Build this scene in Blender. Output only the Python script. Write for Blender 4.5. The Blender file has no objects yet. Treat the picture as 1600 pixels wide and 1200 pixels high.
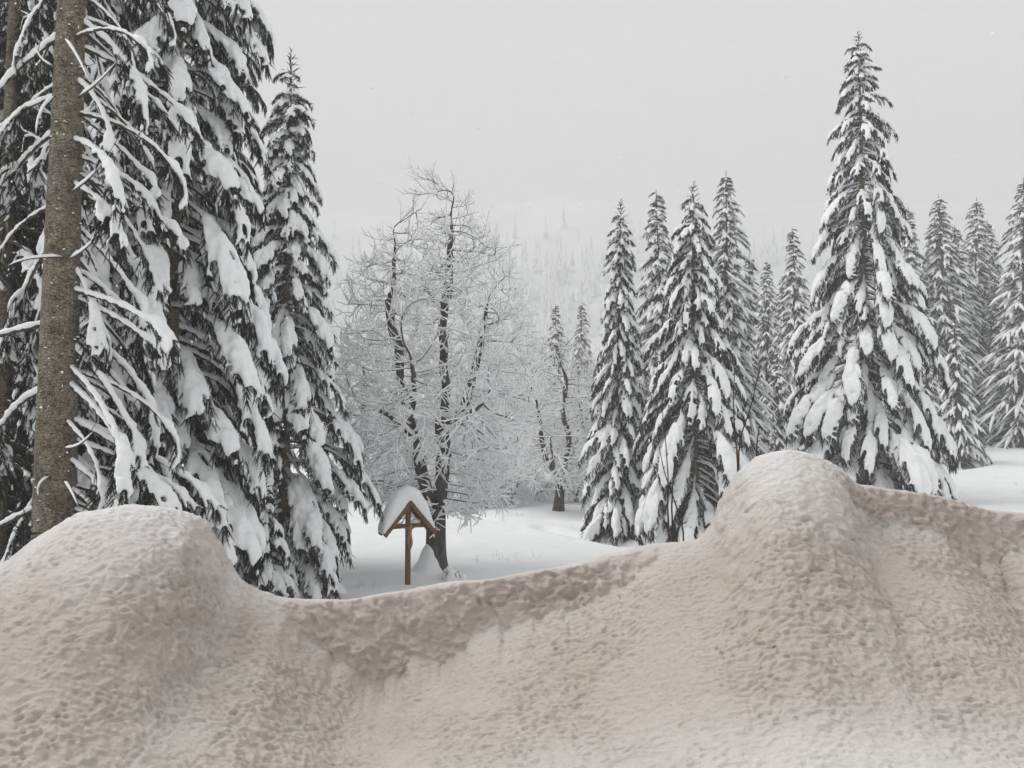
import bpy, math, random
import numpy as np
from mathutils import Vector, Matrix, Euler

PI = math.pi
SC = bpy.context.scene
COL = SC.collection
SC.render.engine = 'CYCLES'

# ------------------------------------------------------------------ camera
EYE = Vector((0.0, 0.0, 4.4))
PITCH = math.radians(2.4)
FPX = 1208.0                       # focal length in pixels of a 1600 wide picture
cam_data = bpy.data.cameras.new('camera')
cam_data.sensor_width = 36.0
cam_data.lens = 36.0 * FPX / 1600.0
cam_data.clip_start = 0.05
cam_data.clip_end = 3000.0
cam = bpy.data.objects.new('camera', cam_data)
cam.location = EYE
cam.rotation_euler = (PI / 2 + PITCH, 0, 0)
COL.objects.link(cam)
SC.camera = cam

# ------------------------------------------------------------------ sky, sun, exposure
SUN_EL, SUN_AZ = math.radians(50), math.radians(-86)     # azimuth from +Y towards +X
world = bpy.data.worlds.new('World')
SC.world = world
world.use_nodes = True
wn, wl = world.node_tree.nodes, world.node_tree.links
wn.clear()
w_out = wn.new('ShaderNodeOutputWorld')
w_bg = wn.new('ShaderNodeBackground')
w_sky = wn.new('ShaderNodeTexSky')
w_sky.sky_type = 'NISHITA'
w_sky.sun_disc = False
w_sky.sun_elevation = SUN_EL
w_sky.sun_rotation = SUN_AZ
w_sky.dust_density = 4.0
w_hsv = wn.new('ShaderNodeHueSaturation')
w_hsv.inputs['Saturation'].default_value = 0.05
w_mix = wn.new('ShaderNodeMix')
w_mix.data_type = 'RGBA'
w_mix.inputs[0].default_value = 0.95                     # an even cloud deck over most of the clear sky
w_mix.inputs[7].default_value = (7.3, 7.32, 7.35, 1)
w_bg.inputs['Strength'].default_value = 0.10
w_tc = wn.new('ShaderNodeTexCoord')
w_sep = wn.new('ShaderNodeSeparateXYZ')
w_rmp = wn.new('ShaderNodeMapRange')                     # snow cloud: paler low down, greyer overhead
w_rmp.inputs[1].default_value = 0.0
w_rmp.inputs[2].default_value = 0.6
w_rmp.inputs[3].default_value = 5.4
w_rmp.inputs[4].default_value = 2.3
w_cmb = wn.new('ShaderNodeCombineColor')
wl.new(w_tc.outputs['Generated'], w_sep.inputs[0])
wl.new(w_sep.outputs[2], w_rmp.inputs[0])
for k_ in range(3): wl.new(w_rmp.outputs[0], w_cmb.inputs[k_])
wl.new(w_cmb.outputs[0], w_mix.inputs[7])
wl.new(w_sky.outputs[0], w_hsv.inputs['Color'])
wl.new(w_hsv.outputs[0], w_mix.inputs[6])
wl.new(w_mix.outputs[2], w_bg.inputs['Color'])
wl.new(w_bg.outputs[0], w_out.inputs['Surface'])

sun_data = bpy.data.lights.new('sun', 'SUN')
sun_data.energy = 1.5
sun_data.angle = math.radians(38)
sun_data.color = (1.0, 0.97, 0.93)
sun = bpy.data.objects.new('sun', sun_data)
sd = Vector((math.sin(SUN_AZ) * math.cos(SUN_EL), math.cos(SUN_AZ) * math.cos(SUN_EL), math.sin(SUN_EL)))
sun.rotation_euler = sd.to_track_quat('Z', 'Y').to_euler()
sun.location = (-20, 30, 60)
COL.objects.link(sun)

vs = SC.view_settings
SC.display_settings.display_device = 'sRGB'
vs.view_transform = 'Standard'
vs.look = 'None'
vs.exposure = 1.64
vs.gamma = 1.0
vs.use_curve_mapping = False
cy = SC.cycles
cy.use_denoising = True
try:
    cy.denoiser = 'OPENIMAGEDENOISE'
    cy.denoising_input_passes = 'RGB_ALBEDO_NORMAL'
    cy.denoising_prefilter = 'ACCURATE'
except Exception:
    pass
cy.max_bounces = 14
cy.diffuse_bounces = 10
cy.glossy_bounces = 2
cy.transmission_bounces = 2
cy.volume_bounces = 4
cy.sample_clamp_indirect = 6.0
HAZE_DENSITY = 0.0031


# ------------------------------------------------------------------ helpers
def at(px, py, Y):
    """world point at depth Y seen at picture point px, py (1600 x 1200)"""
    dx, dz = (px - 800.0) / FPX, (600.0 - py) / FPX
    c, s = math.cos(PITCH), math.sin(PITCH)
    d = Vector((dx, c - dz * s, s + dz * c))
    k = Y / d.y
    return EYE + d * k


def tag(o, label=None, cat=None, group=None, kind=None):
    if label: o['label'] = label
    if cat: o['category'] = cat
    if group: o['group'] = group
    if kind: o['kind'] = kind
    return o


def empty(name, loc, rz=0.0):
    o = bpy.data.objects.new(name, None)
    o.empty_display_size = 0.3
    o.location = loc
    o.rotation_euler = (0, 0, rz)
    COL.objects.link(o)
    return o


def link(name, mesh, parent=None, loc=None, rot=None, scale=None):
    o = bpy.data.objects.new(name, mesh)
    COL.objects.link(o)
    if parent is not None: o.parent = parent
    if loc is not None: o.location = loc
    if rot is not None: o.rotation_euler = rot
    if scale is not None: o.scale = (scale, scale, scale) if np.isscalar(scale) else scale
    return o


class MB:
    """collects polygons with material indices"""
    def __init__(self):
        self.v, self.f, self.m, self.n = [], [], [], 0

    def add(self, verts, faces, mat=0):
        verts = np.asarray(verts, dtype=np.float64).reshape(-1, 3)
        self.v.append(verts)
        faces = np.asarray(faces, dtype=np.int64)
        self.f.append((faces + self.n, mat))
        self.n += len(verts)

    def mesh(self, name, mats, smooth=True):
        me = bpy.data.meshes.new(name)
        if not self.v:
            return me
        V = np.concatenate(self.v)
        me.vertices.add(len(V))
        me.vertices.foreach_set('co', V.astype(np.float32).ravel())
        loops, starts, mi, pos = [], [], [], 0
        for F, m in self.f:
            k = F.shape[1]
            loops.append(F.ravel())
            starts.append(pos + np.arange(len(F)) * k)
            mi.append(np.full(len(F), m))
            pos += F.size
        loops = np.concatenate(loops); starts = np.concatenate(starts); mi = np.concatenate(mi)
        me.loops.add(len(loops))
        me.loops.foreach_set('vertex_index', loops.astype(np.int32))
        me.polygons.add(len(starts))
        me.polygons.foreach_set('loop_start', starts.astype(np.int32))
        me.polygons.foreach_set('material_index', mi.astype(np.int32))
        for m in mats: me.materials.append(m)
        me.polygons.foreach_set('use_smooth', np.full(len(starts), smooth))
        me.update(calc_edges=True)
        me.validate()
        return me


_perm = np.random.RandomState(7).permutation(256)
_perm = np.concatenate([_perm, _perm, _perm])
_g3 = np.random.RandomState(8).normal(size=(256, 3))
_g3 /= np.linalg.norm(_g3, axis=1)[:, None]


def perlin(p):
    p = np.asarray(p, dtype=np.float64)
    i = np.floor(p).astype(np.int64)
    f = p - i
    i &= 255
    u = f * f * f * (f * (f * 6 - 15) + 10)
    out = 0
    for dx in (0, 1):
        for dy in (0, 1):
            for dz in (0, 1):
                h = _perm[_perm[_perm[i[:, 0] + dx] + i[:, 1] + dy] + i[:, 2] + dz]
                g = _g3[h]
                d = f - np.array([dx, dy, dz])
                w = (u[:, 0] if dx else 1 - u[:, 0]) * (u[:, 1] if dy else 1 - u[:, 1]) * (u[:, 2] if dz else 1 - u[:, 2])
                out = out + w * (g * d).sum(1)
    return out * 1.6


def sstep(a, b, x):
    t = np.clip((np.asarray(x, dtype=float) - a) / (b - a), 0, 1)
    return t * t * (3 - 2 * t)


def unit(v):
    v = np.asarray(v, dtype=float)
    return v / (np.linalg.norm(v, axis=-1, keepdims=True) + 1e-9)


def tube(mb, P, R, n=6, mat=0, flat=1.0, cap=True):
    """closed tube round the polyline P with radii R; flat squashes it along the local up"""
    P = np.asarray(P, dtype=float); R = np.asarray(R, dtype=float)
    m = len(P)
    T = np.gradient(P, axis=0)
    T = unit(T)
    ref = np.where(np.abs(T[:, 2:3]) > 0.95, np.array([[1.0, 0, 0]]), np.array([[0, 0, 1.0]]))
    S = unit(np.cross(T, ref))
    U = np.cross(S, T)
    a = np.arange(n) * 2 * PI / n
    ring = (P[:, None] + R[:, None, None] * (np.cos(a)[None, :, None] * S[:, None] + flat * np.sin(a)[None, :, None] * U[:, None]))
    V = ring.reshape(-1, 3)
    i, j = np.meshgrid(np.arange(m - 1), np.arange(n), indexing='ij')
    j2 = (j + 1) % n
    F = np.stack([i * n + j, i * n + j2, (i + 1) * n + j2, (i + 1) * n + j], -1).reshape(-1, 4)
    mb.add(V, F, mat)
    if cap:
        base = mb.n - m * n
        for k, flip in ((0, True), (m - 1, False)):
            c = P[k] + (-T[k] if k == 0 else T[k]) * R[k] * 0.5
            mb.v.append(c[None]); ci = mb.n; mb.n += 1
            jj = np.arange(n); ja = base + k * n + jj; jb = base + k * n + (jj + 1) % n
            tri = np.stack([ja, jb, np.full(n, ci)], 1) if not flip else np.stack([jb, ja, np.full(n, ci)], 1)
            mb.f.append((tri, mat))


def capsule_radii(m, r, r_end=None, e0=0.25, e1=0.35):
    """radii that close to zero at both ends like a rounded cap"""
    t = np.linspace(0, 1, m)
    k = np.minimum(np.sqrt(np.clip(1 - np.clip((e0 - t) / e0, 0, 1) ** 2, 0, 1)), np.sqrt(np.clip(1 - np.clip((t - 1 + e1) / e1, 0, 1) ** 2, 0, 1)))
    k = np.clip(k, 0.03, 1)
    rr = np.linspace(r, r if r_end is None else r_end, m)
    return rr * k


def remeshed(mb, name, voxel, mat, smooth_it=3, noise=0.0, nfreq=6.0, shrink=0.0):
    """union of everything in mb as one smooth skin"""
    tmp = mb.mesh('tmp', [])
    o = bpy.data.objects.new('tmp', tmp)
    COL.objects.link(o)
    r = o.modifiers.new('r', 'REMESH'); r.mode = 'VOXEL'; r.voxel_size = voxel; r.use_smooth_shade = True
    s = o.modifiers.new('s', 'SMOOTH'); s.factor = 0.5; s.iterations = smooth_it
    dg = bpy.context.evaluated_depsgraph_get()
    me = bpy.data.meshes.new_from_object(o.evaluated_get(dg))
    me.name = name
    bpy.data.objects.remove(o); bpy.data.meshes.remove(tmp)
    if noise or shrink:
        V = np.empty(len(me.vertices) * 3, np.float32); me.vertices.foreach_get('co', V); V = V.reshape(-1, 3)
        N = np.empty(len(me.vertices) * 3, np.float32); me.vertex_normals.foreach_get('vector', N); N = N.reshape(-1, 3)
        V = V - N * shrink + N * (noise * (perlin(V * nfreq + 3.3) + 0.5 * perlin(V * nfreq * 2.3)))[:, None]
        me.vertices.foreach_set('co', V.astype(np.float32).ravel())
        me.update()
    me.materials.clear()
    me.materials.append(mat)
    me.polygons.foreach_set('use_smooth', np.full(len(me.polygons), True))
    return me


# ------------------------------------------------------------------ materials
def new_mat(name):
    m = bpy.data.materials.new(name)
    m.use_nodes = True
    nt = m.node_tree
    b = nt.nodes['Principled BSDF']
    return m, nt, b


def noise_node(nt, scale, detail=4, rough=0.55, coord='Object', stretch=None):
    tc = nt.nodes.new('ShaderNodeTexCoord')
    n = nt.nodes.new('ShaderNodeTexNoise')
    n.inputs['Scale'].default_value = scale
    n.inputs['Detail'].default_value = detail
    n.inputs['Roughness'].default_value = rough
    if stretch:
        mp = nt.nodes.new('ShaderNodeMapping')
        mp.inputs['Scale'].default_value = stretch
        nt.links.new(tc.outputs[coord], mp.inputs['Vector'])
        nt.links.new(mp.outputs[0], n.inputs['Vector'])
    else:
        nt.links.new(tc.outputs[coord], n.inputs['Vector'])
    return n


def ramp(nt, fac, stops):
    r = nt.nodes.new('ShaderNodeValToRGB')
    e = r.color_ramp.elements
    while len(e) < len(stops): e.new(0.5)
    for k, (p, c) in enumerate(stops):
        e[k].position = p
        e[k].color = (c[0], c[1], c[2], 1)
    nt.links.new(fac, r.inputs['Fac'])
    return r


def bump(nt, b, height, strength, dist):
    bp = nt.nodes.new('ShaderNodeBump')
    bp.inputs['Strength'].default_value = strength
    bp.inputs['Distance'].default_value = dist
    nt.links.new(height, bp.inputs['Height'])
    nt.links.new(bp.outputs[0], b.inputs['Normal'])


def rough_mat(name, stops, scale, rough=0.85, bstr=0.3, bdist=0.01, stretch=None, detail=5, coord='Object'):
    m, nt, b = new_mat(name)
    n = noise_node(nt, scale, detail, 0.6, coord, stretch)
    r = ramp(nt, n.outputs['Fac'], stops)
    nt.links.new(r.outputs['Color'], b.inputs['Base Color'])
    b.inputs['Roughness'].default_value = rough
    b.inputs['Specular IOR Level'].default_value = 0.25
    if bstr: bump(nt, b, n.outputs['Fac'], bstr, bdist)
    return m


M_SNOW = rough_mat('fresh_snow', [(0.3, (0.89, 0.90, 0.915)), (0.7, (0.93, 0.937, 0.945))], 9.0, 0.75, 0.25, 0.012)
M_GROUND = rough_mat('meadow_snow', [(0.3, (0.84, 0.86, 0.875)), (0.7, (0.90, 0.915, 0.925))], 1.3, 0.75, 0.25, 0.03, coord='Object')
M_NEEDLE = rough_mat('spruce_needles', [(0.3, (0.013, 0.016, 0.012)), (0.7, (0.032, 0.037, 0.027))], 14.0, 0.7, 0.0)
M_FROST = rough_mat('frosted_needles', [(0.3, (0.30, 0.31, 0.31)), (0.7, (0.62, 0.64, 0.65))], 20.0, 0.8, 0.0)
M_TWIGBARK = rough_mat('spruce_twig_bark', [(0.3, (0.045, 0.036, 0.028)), (0.7, (0.10, 0.082, 0.064))], 18.0, 0.9, 0.3, 0.004)
M_MAPLE = rough_mat('bare_tree_bark', [(0.35, (0.03, 0.027, 0.024)), (0.65, (0.12, 0.11, 0.095))], 7.0, 0.9, 0.6, 0.02, stretch=(1, 1, 0.35))
M_SHOOT = rough_mat('grey_twig_bark', [(0.35, (0.065, 0.06, 0.053)), (0.65, (0.15, 0.14, 0.125))], 9.0, 0.9, 0.0)
M_FENCE = rough_mat('weathered_fence_wood', [(0.3, (0.10, 0.095, 0.085)), (0.7, (0.20, 0.19, 0.175))], 5.0, 0.9, 0.3, 0.01, stretch=(0.2, 3, 3))
M_STEM = rough_mat('dark_stem_bark', [(0.3, (0.03, 0.026, 0.024)), (0.7, (0.075, 0.06, 0.05))], 30.0, 0.8, 0.2, 0.003)
M_LEAF = rough_mat('withered_leaf', [(0.3, (0.22, 0.12, 0.05)), (0.7, (0.34, 0.20, 0.09))], 30.0, 0.8, 0.0)
M_WOOD = rough_mat('varnished_cross_wood', [(0.3, (0.085, 0.04, 0.02)), (0.55, (0.17, 0.085, 0.042)), (0.8, (0.25, 0.14, 0.07))], 6.0, 0.6, 0.3, 0.006, stretch=(9, 9, 0.6))
M_ROOFWOOD = rough_mat('shingle_board_wood', [(0.3, (0.07, 0.045, 0.03)), (0.7, (0.18, 0.11, 0.065))], 8.0, 0.8, 0.3, 0.006, stretch=(1, 4, 4))
M_FIGURE = rough_mat('carved_figure_wood', [(0.3, (0.20, 0.11, 0.06)), (0.7, (0.34, 0.21, 0.12))], 20.0, 0.6, 0.2, 0.003)
M_GRASS = rough_mat('dry_grass', [(0.3, (0.22, 0.19, 0.13)), (0.7, (0.36, 0.32, 0.22))], 10.0, 0.9, 0.0)
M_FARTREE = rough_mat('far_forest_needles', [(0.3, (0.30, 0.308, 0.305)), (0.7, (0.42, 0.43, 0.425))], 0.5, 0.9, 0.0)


def bark_material():
    """grey brown spruce bark: rough scales, fine horizontal cracks, pale lichen"""
    m, nt, b = new_mat('spruce_trunk_bark')
    n1 = noise_node(nt, 6.0, 8, 0.75, stretch=(1, 1, 0.7))
    n2 = noise_node(nt, 16.0, 5, 0.7, stretch=(1, 1, 3.2))
    tc = nt.nodes.new('ShaderNodeTexCoord')
    mp = nt.nodes.new('ShaderNodeMapping'); mp.inputs['Scale'].default_value = (1, 1, 1.7)
    vo = nt.nodes.new('ShaderNodeTexVoronoi'); vo.feature = 'DISTANCE_TO_EDGE'; vo.inputs['Scale'].default_value = 26.0
    nt.links.new(tc.outputs['Object'], mp.inputs['Vector'])
    add = nt.nodes.new('ShaderNodeVectorMath'); add.operation = 'MULTIPLY_ADD'
    add.inputs[1].default_value = (0.06, 0.06, 0.06)
    nt.links.new(n2.outputs['Color'], add.inputs[0]); nt.links.new(mp.outputs[0], add.inputs[2])
    nt.links.new(add.outputs[0], vo.inputs['Vector'])
    r1 = ramp(nt, n1.outputs['Fac'], [(0.33, (0.15, 0.115, 0.08)), (0.5, (0.33, 0.275, 0.205)), (0.66, (0.46, 0.42, 0.35))])
    r2 = ramp(nt, n2.outputs['Fac'], [(0.34, (0.16, 0.14, 0.12)), (0.48, (0.95, 0.95, 0.95)), (0.75, (1.25, 1.24, 1.2))])
    r3 = ramp(nt, vo.outputs['Distance'], [(0.0, (0.32, 0.29, 0.27)), (0.10, (1, 1, 1))])
    mx = nt.nodes.new('ShaderNodeMix'); mx.data_type = 'RGBA'; mx.blend_type = 'MULTIPLY'; mx.inputs[0].default_value = 0.9
    nt.links.new(r1.outputs[0], mx.inputs[6]); nt.links.new(r2.outputs[0], mx.inputs[7])
    mx2 = nt.nodes.new('ShaderNodeMix'); mx2.data_type = 'RGBA'; mx2.blend_type = 'MULTIPLY'; mx2.inputs[0].default_value = 0.7
    nt.links.new(mx.outputs[2], mx2.inputs[6]); nt.links.new(r3.outputs[0], mx2.inputs[7])
    nt.links.new(mx2.outputs[2], b.inputs['Base Color'])
    b.inputs['Roughness'].default_value = 0.9
    b.inputs['Specular IOR Level'].default_value = 0.2
    ad = nt.nodes.new('ShaderNodeMath'); ad.operation = 'ADD'
    nt.links.new(n2.outputs['Fac'], ad.inputs[0]); nt.links.new(r3.outputs[0], ad.inputs[1])
    bump(nt, b, ad.outputs[0], 1.0, 0.022)
    return m


M_BARK = bark_material()


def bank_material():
    """bank snow: warm light painted in tan, skylight painted paler where it faces up"""
    m, nt, b = new_mat('warm_lit_bank_snow')
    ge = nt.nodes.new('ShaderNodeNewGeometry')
    at_n = nt.nodes.new('ShaderNodeAttribute'); at_n.attribute_name = 'painted_skylight'
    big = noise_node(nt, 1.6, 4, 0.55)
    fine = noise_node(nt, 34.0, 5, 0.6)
    warm_light_tan = ramp(nt, big.outputs['Fac'], [(0.30, (0.53, 0.453, 0.395)), (0.55, (0.575, 0.503, 0.452)), (0.75, (0.61, 0.545, 0.50))])  # warm light and shade put into the base colour
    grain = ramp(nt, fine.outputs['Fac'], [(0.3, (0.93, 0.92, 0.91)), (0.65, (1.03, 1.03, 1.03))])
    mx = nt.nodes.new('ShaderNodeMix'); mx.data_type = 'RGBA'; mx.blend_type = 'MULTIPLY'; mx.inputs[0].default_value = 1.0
    nt.links.new(warm_light_tan.outputs[0], mx.inputs[6]); nt.links.new(grain.outputs[0], mx.inputs[7])
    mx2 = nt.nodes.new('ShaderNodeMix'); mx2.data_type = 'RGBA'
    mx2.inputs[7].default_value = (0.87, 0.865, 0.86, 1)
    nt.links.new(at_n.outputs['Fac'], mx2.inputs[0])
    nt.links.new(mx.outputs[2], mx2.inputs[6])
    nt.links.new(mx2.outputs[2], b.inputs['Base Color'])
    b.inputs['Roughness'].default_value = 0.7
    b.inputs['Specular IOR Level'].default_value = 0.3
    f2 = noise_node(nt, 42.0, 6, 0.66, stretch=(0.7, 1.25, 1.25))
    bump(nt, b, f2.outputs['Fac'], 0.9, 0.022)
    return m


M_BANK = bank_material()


# ================================================================== LARGE STRUCTURE
def ground_z(x, y):
    x = np.asarray(x, dtype=float); y = np.asarray(y, dtype=float)
    z = 2.3 * (1 - sstep(5.0, 13.0, y))
    rise = sstep(4.0, 15.0, x) * (1.3 * sstep(14, 27, y) + np.clip(y - 29, 0, 45) * 0.058)
    z = z + rise
    z = z + sstep(45, 120, y) * 1.0 * (1 - sstep(4, 15, x))
    p = np.stack([x * 0.16, y * 0.16, np.zeros_like(x)], -1).reshape(-1, 3)
    u = perlin(p) * 0.16 + perlin(p * 2.9 + 5) * 0.05 + perlin(p * 9 + 9) * 0.018
    return z + u.reshape(x.shape) * sstep(8, 16, y)


def spread(a, b, step, far):
    core = np.arange(a, b + step * 0.5, step)
    def ext(start, sign):
        out, s, p = [], step, start
        while abs(p) < far:
            s *= 1.18
            p = p + sign * s
            out.append(max(-far, min(far, p)))
        return out
    return np.array(sorted(set(ext(a, -1))) + list(core) + list(ext(b, 1)))


gx = spread(-14, 22, 0.22, 830)
gy = spread(4, 48, 0.22, 830)
GX, GY = np.meshgrid(gx, gy, indexing='ij')
GZ = ground_z(GX, GY)
# a half filled trail across the meadow and a drift furrow
for (xa, ya, xb, yb, w, d) in ((1.2, 30.5, 3.9, 26.5, 0.30, 0.16), (-4, 20.5, 6, 22.2, 0.5, 0.10), (-1.5, 33, 3, 31, 0.4, 0.12), (10, 30, 24, 40, 0.5, 0.14)):
    t = np.clip(((GX - xa) * (xb - xa) + (GY - ya) * (yb - ya)) / ((xb - xa) ** 2 + (yb - ya) ** 2), 0, 1)
    dist = np.hypot(GX - xa - t * (xb - xa), GY - ya - t * (yb - ya))
    d *= 1.5
    GZ = GZ - d * np.exp(-(dist / w) ** 2) + 0.4 * d * np.exp(-((dist - 1.8 * w) / w) ** 2)
nx, ny = GX.shape
mb = MB()
ii, jj = np.meshgrid(np.arange(nx - 1), np.arange(ny - 1), indexing='ij')
mb.add(np.stack([GX, GY, GZ], -1), np.stack([ii * ny + jj, (ii + 1) * ny + jj, (ii + 1) * ny + jj + 1, ii * ny + jj + 1], -1).reshape(-1, 4))
tag(link('snow_meadow', mb.mesh('snow_meadow', [M_GROUND])), 'level snow covered meadow behind the snow bank', kind='structure')


def slope_z(x, y):
    base = 0.62 * np.clip(y - 400 - 0.10 * np.abs(x - 60), 0, None)
    p = np.stack([x * 0.012, y * 0.012, np.zeros_like(x)], -1).reshape(-1, 3)
    n = (perlin(p) * 7 + perlin(p * 2.7 + 4) * 6).reshape(x.shape)
    cap = 225 + 45 * perlin(np.stack([x * 0.0045, x * 0 + 1.7, x * 0], -1).reshape(-1, 3)).reshape(x.shape)
    return np.minimum(base, cap) + n * sstep(0, 60, base) - 3.0


hx = np.linspace(-560, 780, 105); hy = np.linspace(375, 838, 66)
HX, HY = np.meshgrid(hx, hy, indexing='ij')
HZ = slope_z(HX, HY)
mb = MB()
nx, ny = HX.shape
ii, jj = np.meshgrid(np.arange(nx - 1), np.arange(ny - 1), indexing='ij')
mb.add(np.stack([HX, HY, HZ], -1), np.stack([ii * ny + jj, (ii + 1) * ny + jj, (ii + 1) * ny + jj + 1, ii * ny + jj + 1], -1).reshape(-1, 4))
tag(link('mountain_slope', mb.mesh('mountain_slope', [M_GROUND])), 'steep snowy mountain side fading into falling snow', kind='structure')

# far wood on the mountain side: jagged snow laden spires
rs = np.random.RandomState(21)
mbf = MB()
cnt = 0
while cnt < 3600:
    x = rs.uniform(-420, 720); y = rs.uniform(395, 760)
    if perlin(np.array([[x * 0.018, y * 0.018, 3.1]]))[0] < -0.12: continue
    if rs.uniform() < (y - 420) / 280: continue
    z = float(slope_z(np.array([x]), np.array([y]))[0])
    h = rs.uniform(14, 27); r = h * rs.uniform(0.11, 0.16)
    k = 6
    for lay in range(5):
        f0, f1 = lay / 5.4, (lay + 1.9) / 5.4
        a = np.arange(k) * 2 * PI / k + rs.uniform(0, 6)
        rr = r * (1 - f0) * rs.uniform(0.75, 1.25, k)
        ring = np.stack([x + rr * np.cos(a), y + rr * np.sin(a), np.full(k, z + 1.5 + h * f0) + rs.uniform(-0.6, 0.6, k)], 1)
        V = np.vstack([ring, [[x, y, z + 1.5 + h * min(f1, 1.0)]]])
        F = np.array([[q, (q + 1) % k, k] for q in range(k)])
        sn = rs.uniform(size=k) < 0.74
        if (~sn).any(): mbf.add(V, F[~sn], 0)
        if sn.any(): mbf.add(V, F[sn], 1)
    cnt += 1
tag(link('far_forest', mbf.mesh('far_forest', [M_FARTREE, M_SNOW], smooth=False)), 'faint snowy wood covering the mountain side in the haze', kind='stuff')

# ------------------------------------------------------------------ the snow bank in front of the camera
RIDGE = [(-500, 905), (-300, 900), (-120, 925), (0, 885), (60, 838), (130, 800), (200, 787), (262, 789), (305, 806), (335, 850), (365, 894), (400, 920), (440, 932), (490, 934), (560, 929), (640, 917),
         (700, 911), (800, 893), (900, 877), (1000, 853), (1085, 836), (1112, 812), (1132, 770), (1158, 730), (1185, 711), (1220, 703), (1262, 709), (1300, 726), (1330, 752),
         (1400, 762), (1450, 764), (1490, 774), (1540, 793), (1580, 797), (1640, 792), (1750, 830), (1900, 850), (2100, 860)]
RP = np.array(RIDGE, dtype=float)


def smooth_interp(x, xp, fp, w):
    xs = np.linspace(xp[0], xp[-1], 1400)
    f = np.interp(xs, xp, fp)
    d = xs[1] - xs[0]
    k = max(1, int(w / d))
    ker = np.hanning(2 * k + 3); ker /= ker.sum()
    f = np.convolve(np.pad(f, k + 1, mode='edge'), ker, mode='valid')
    return np.interp(x, xs, f)


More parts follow.
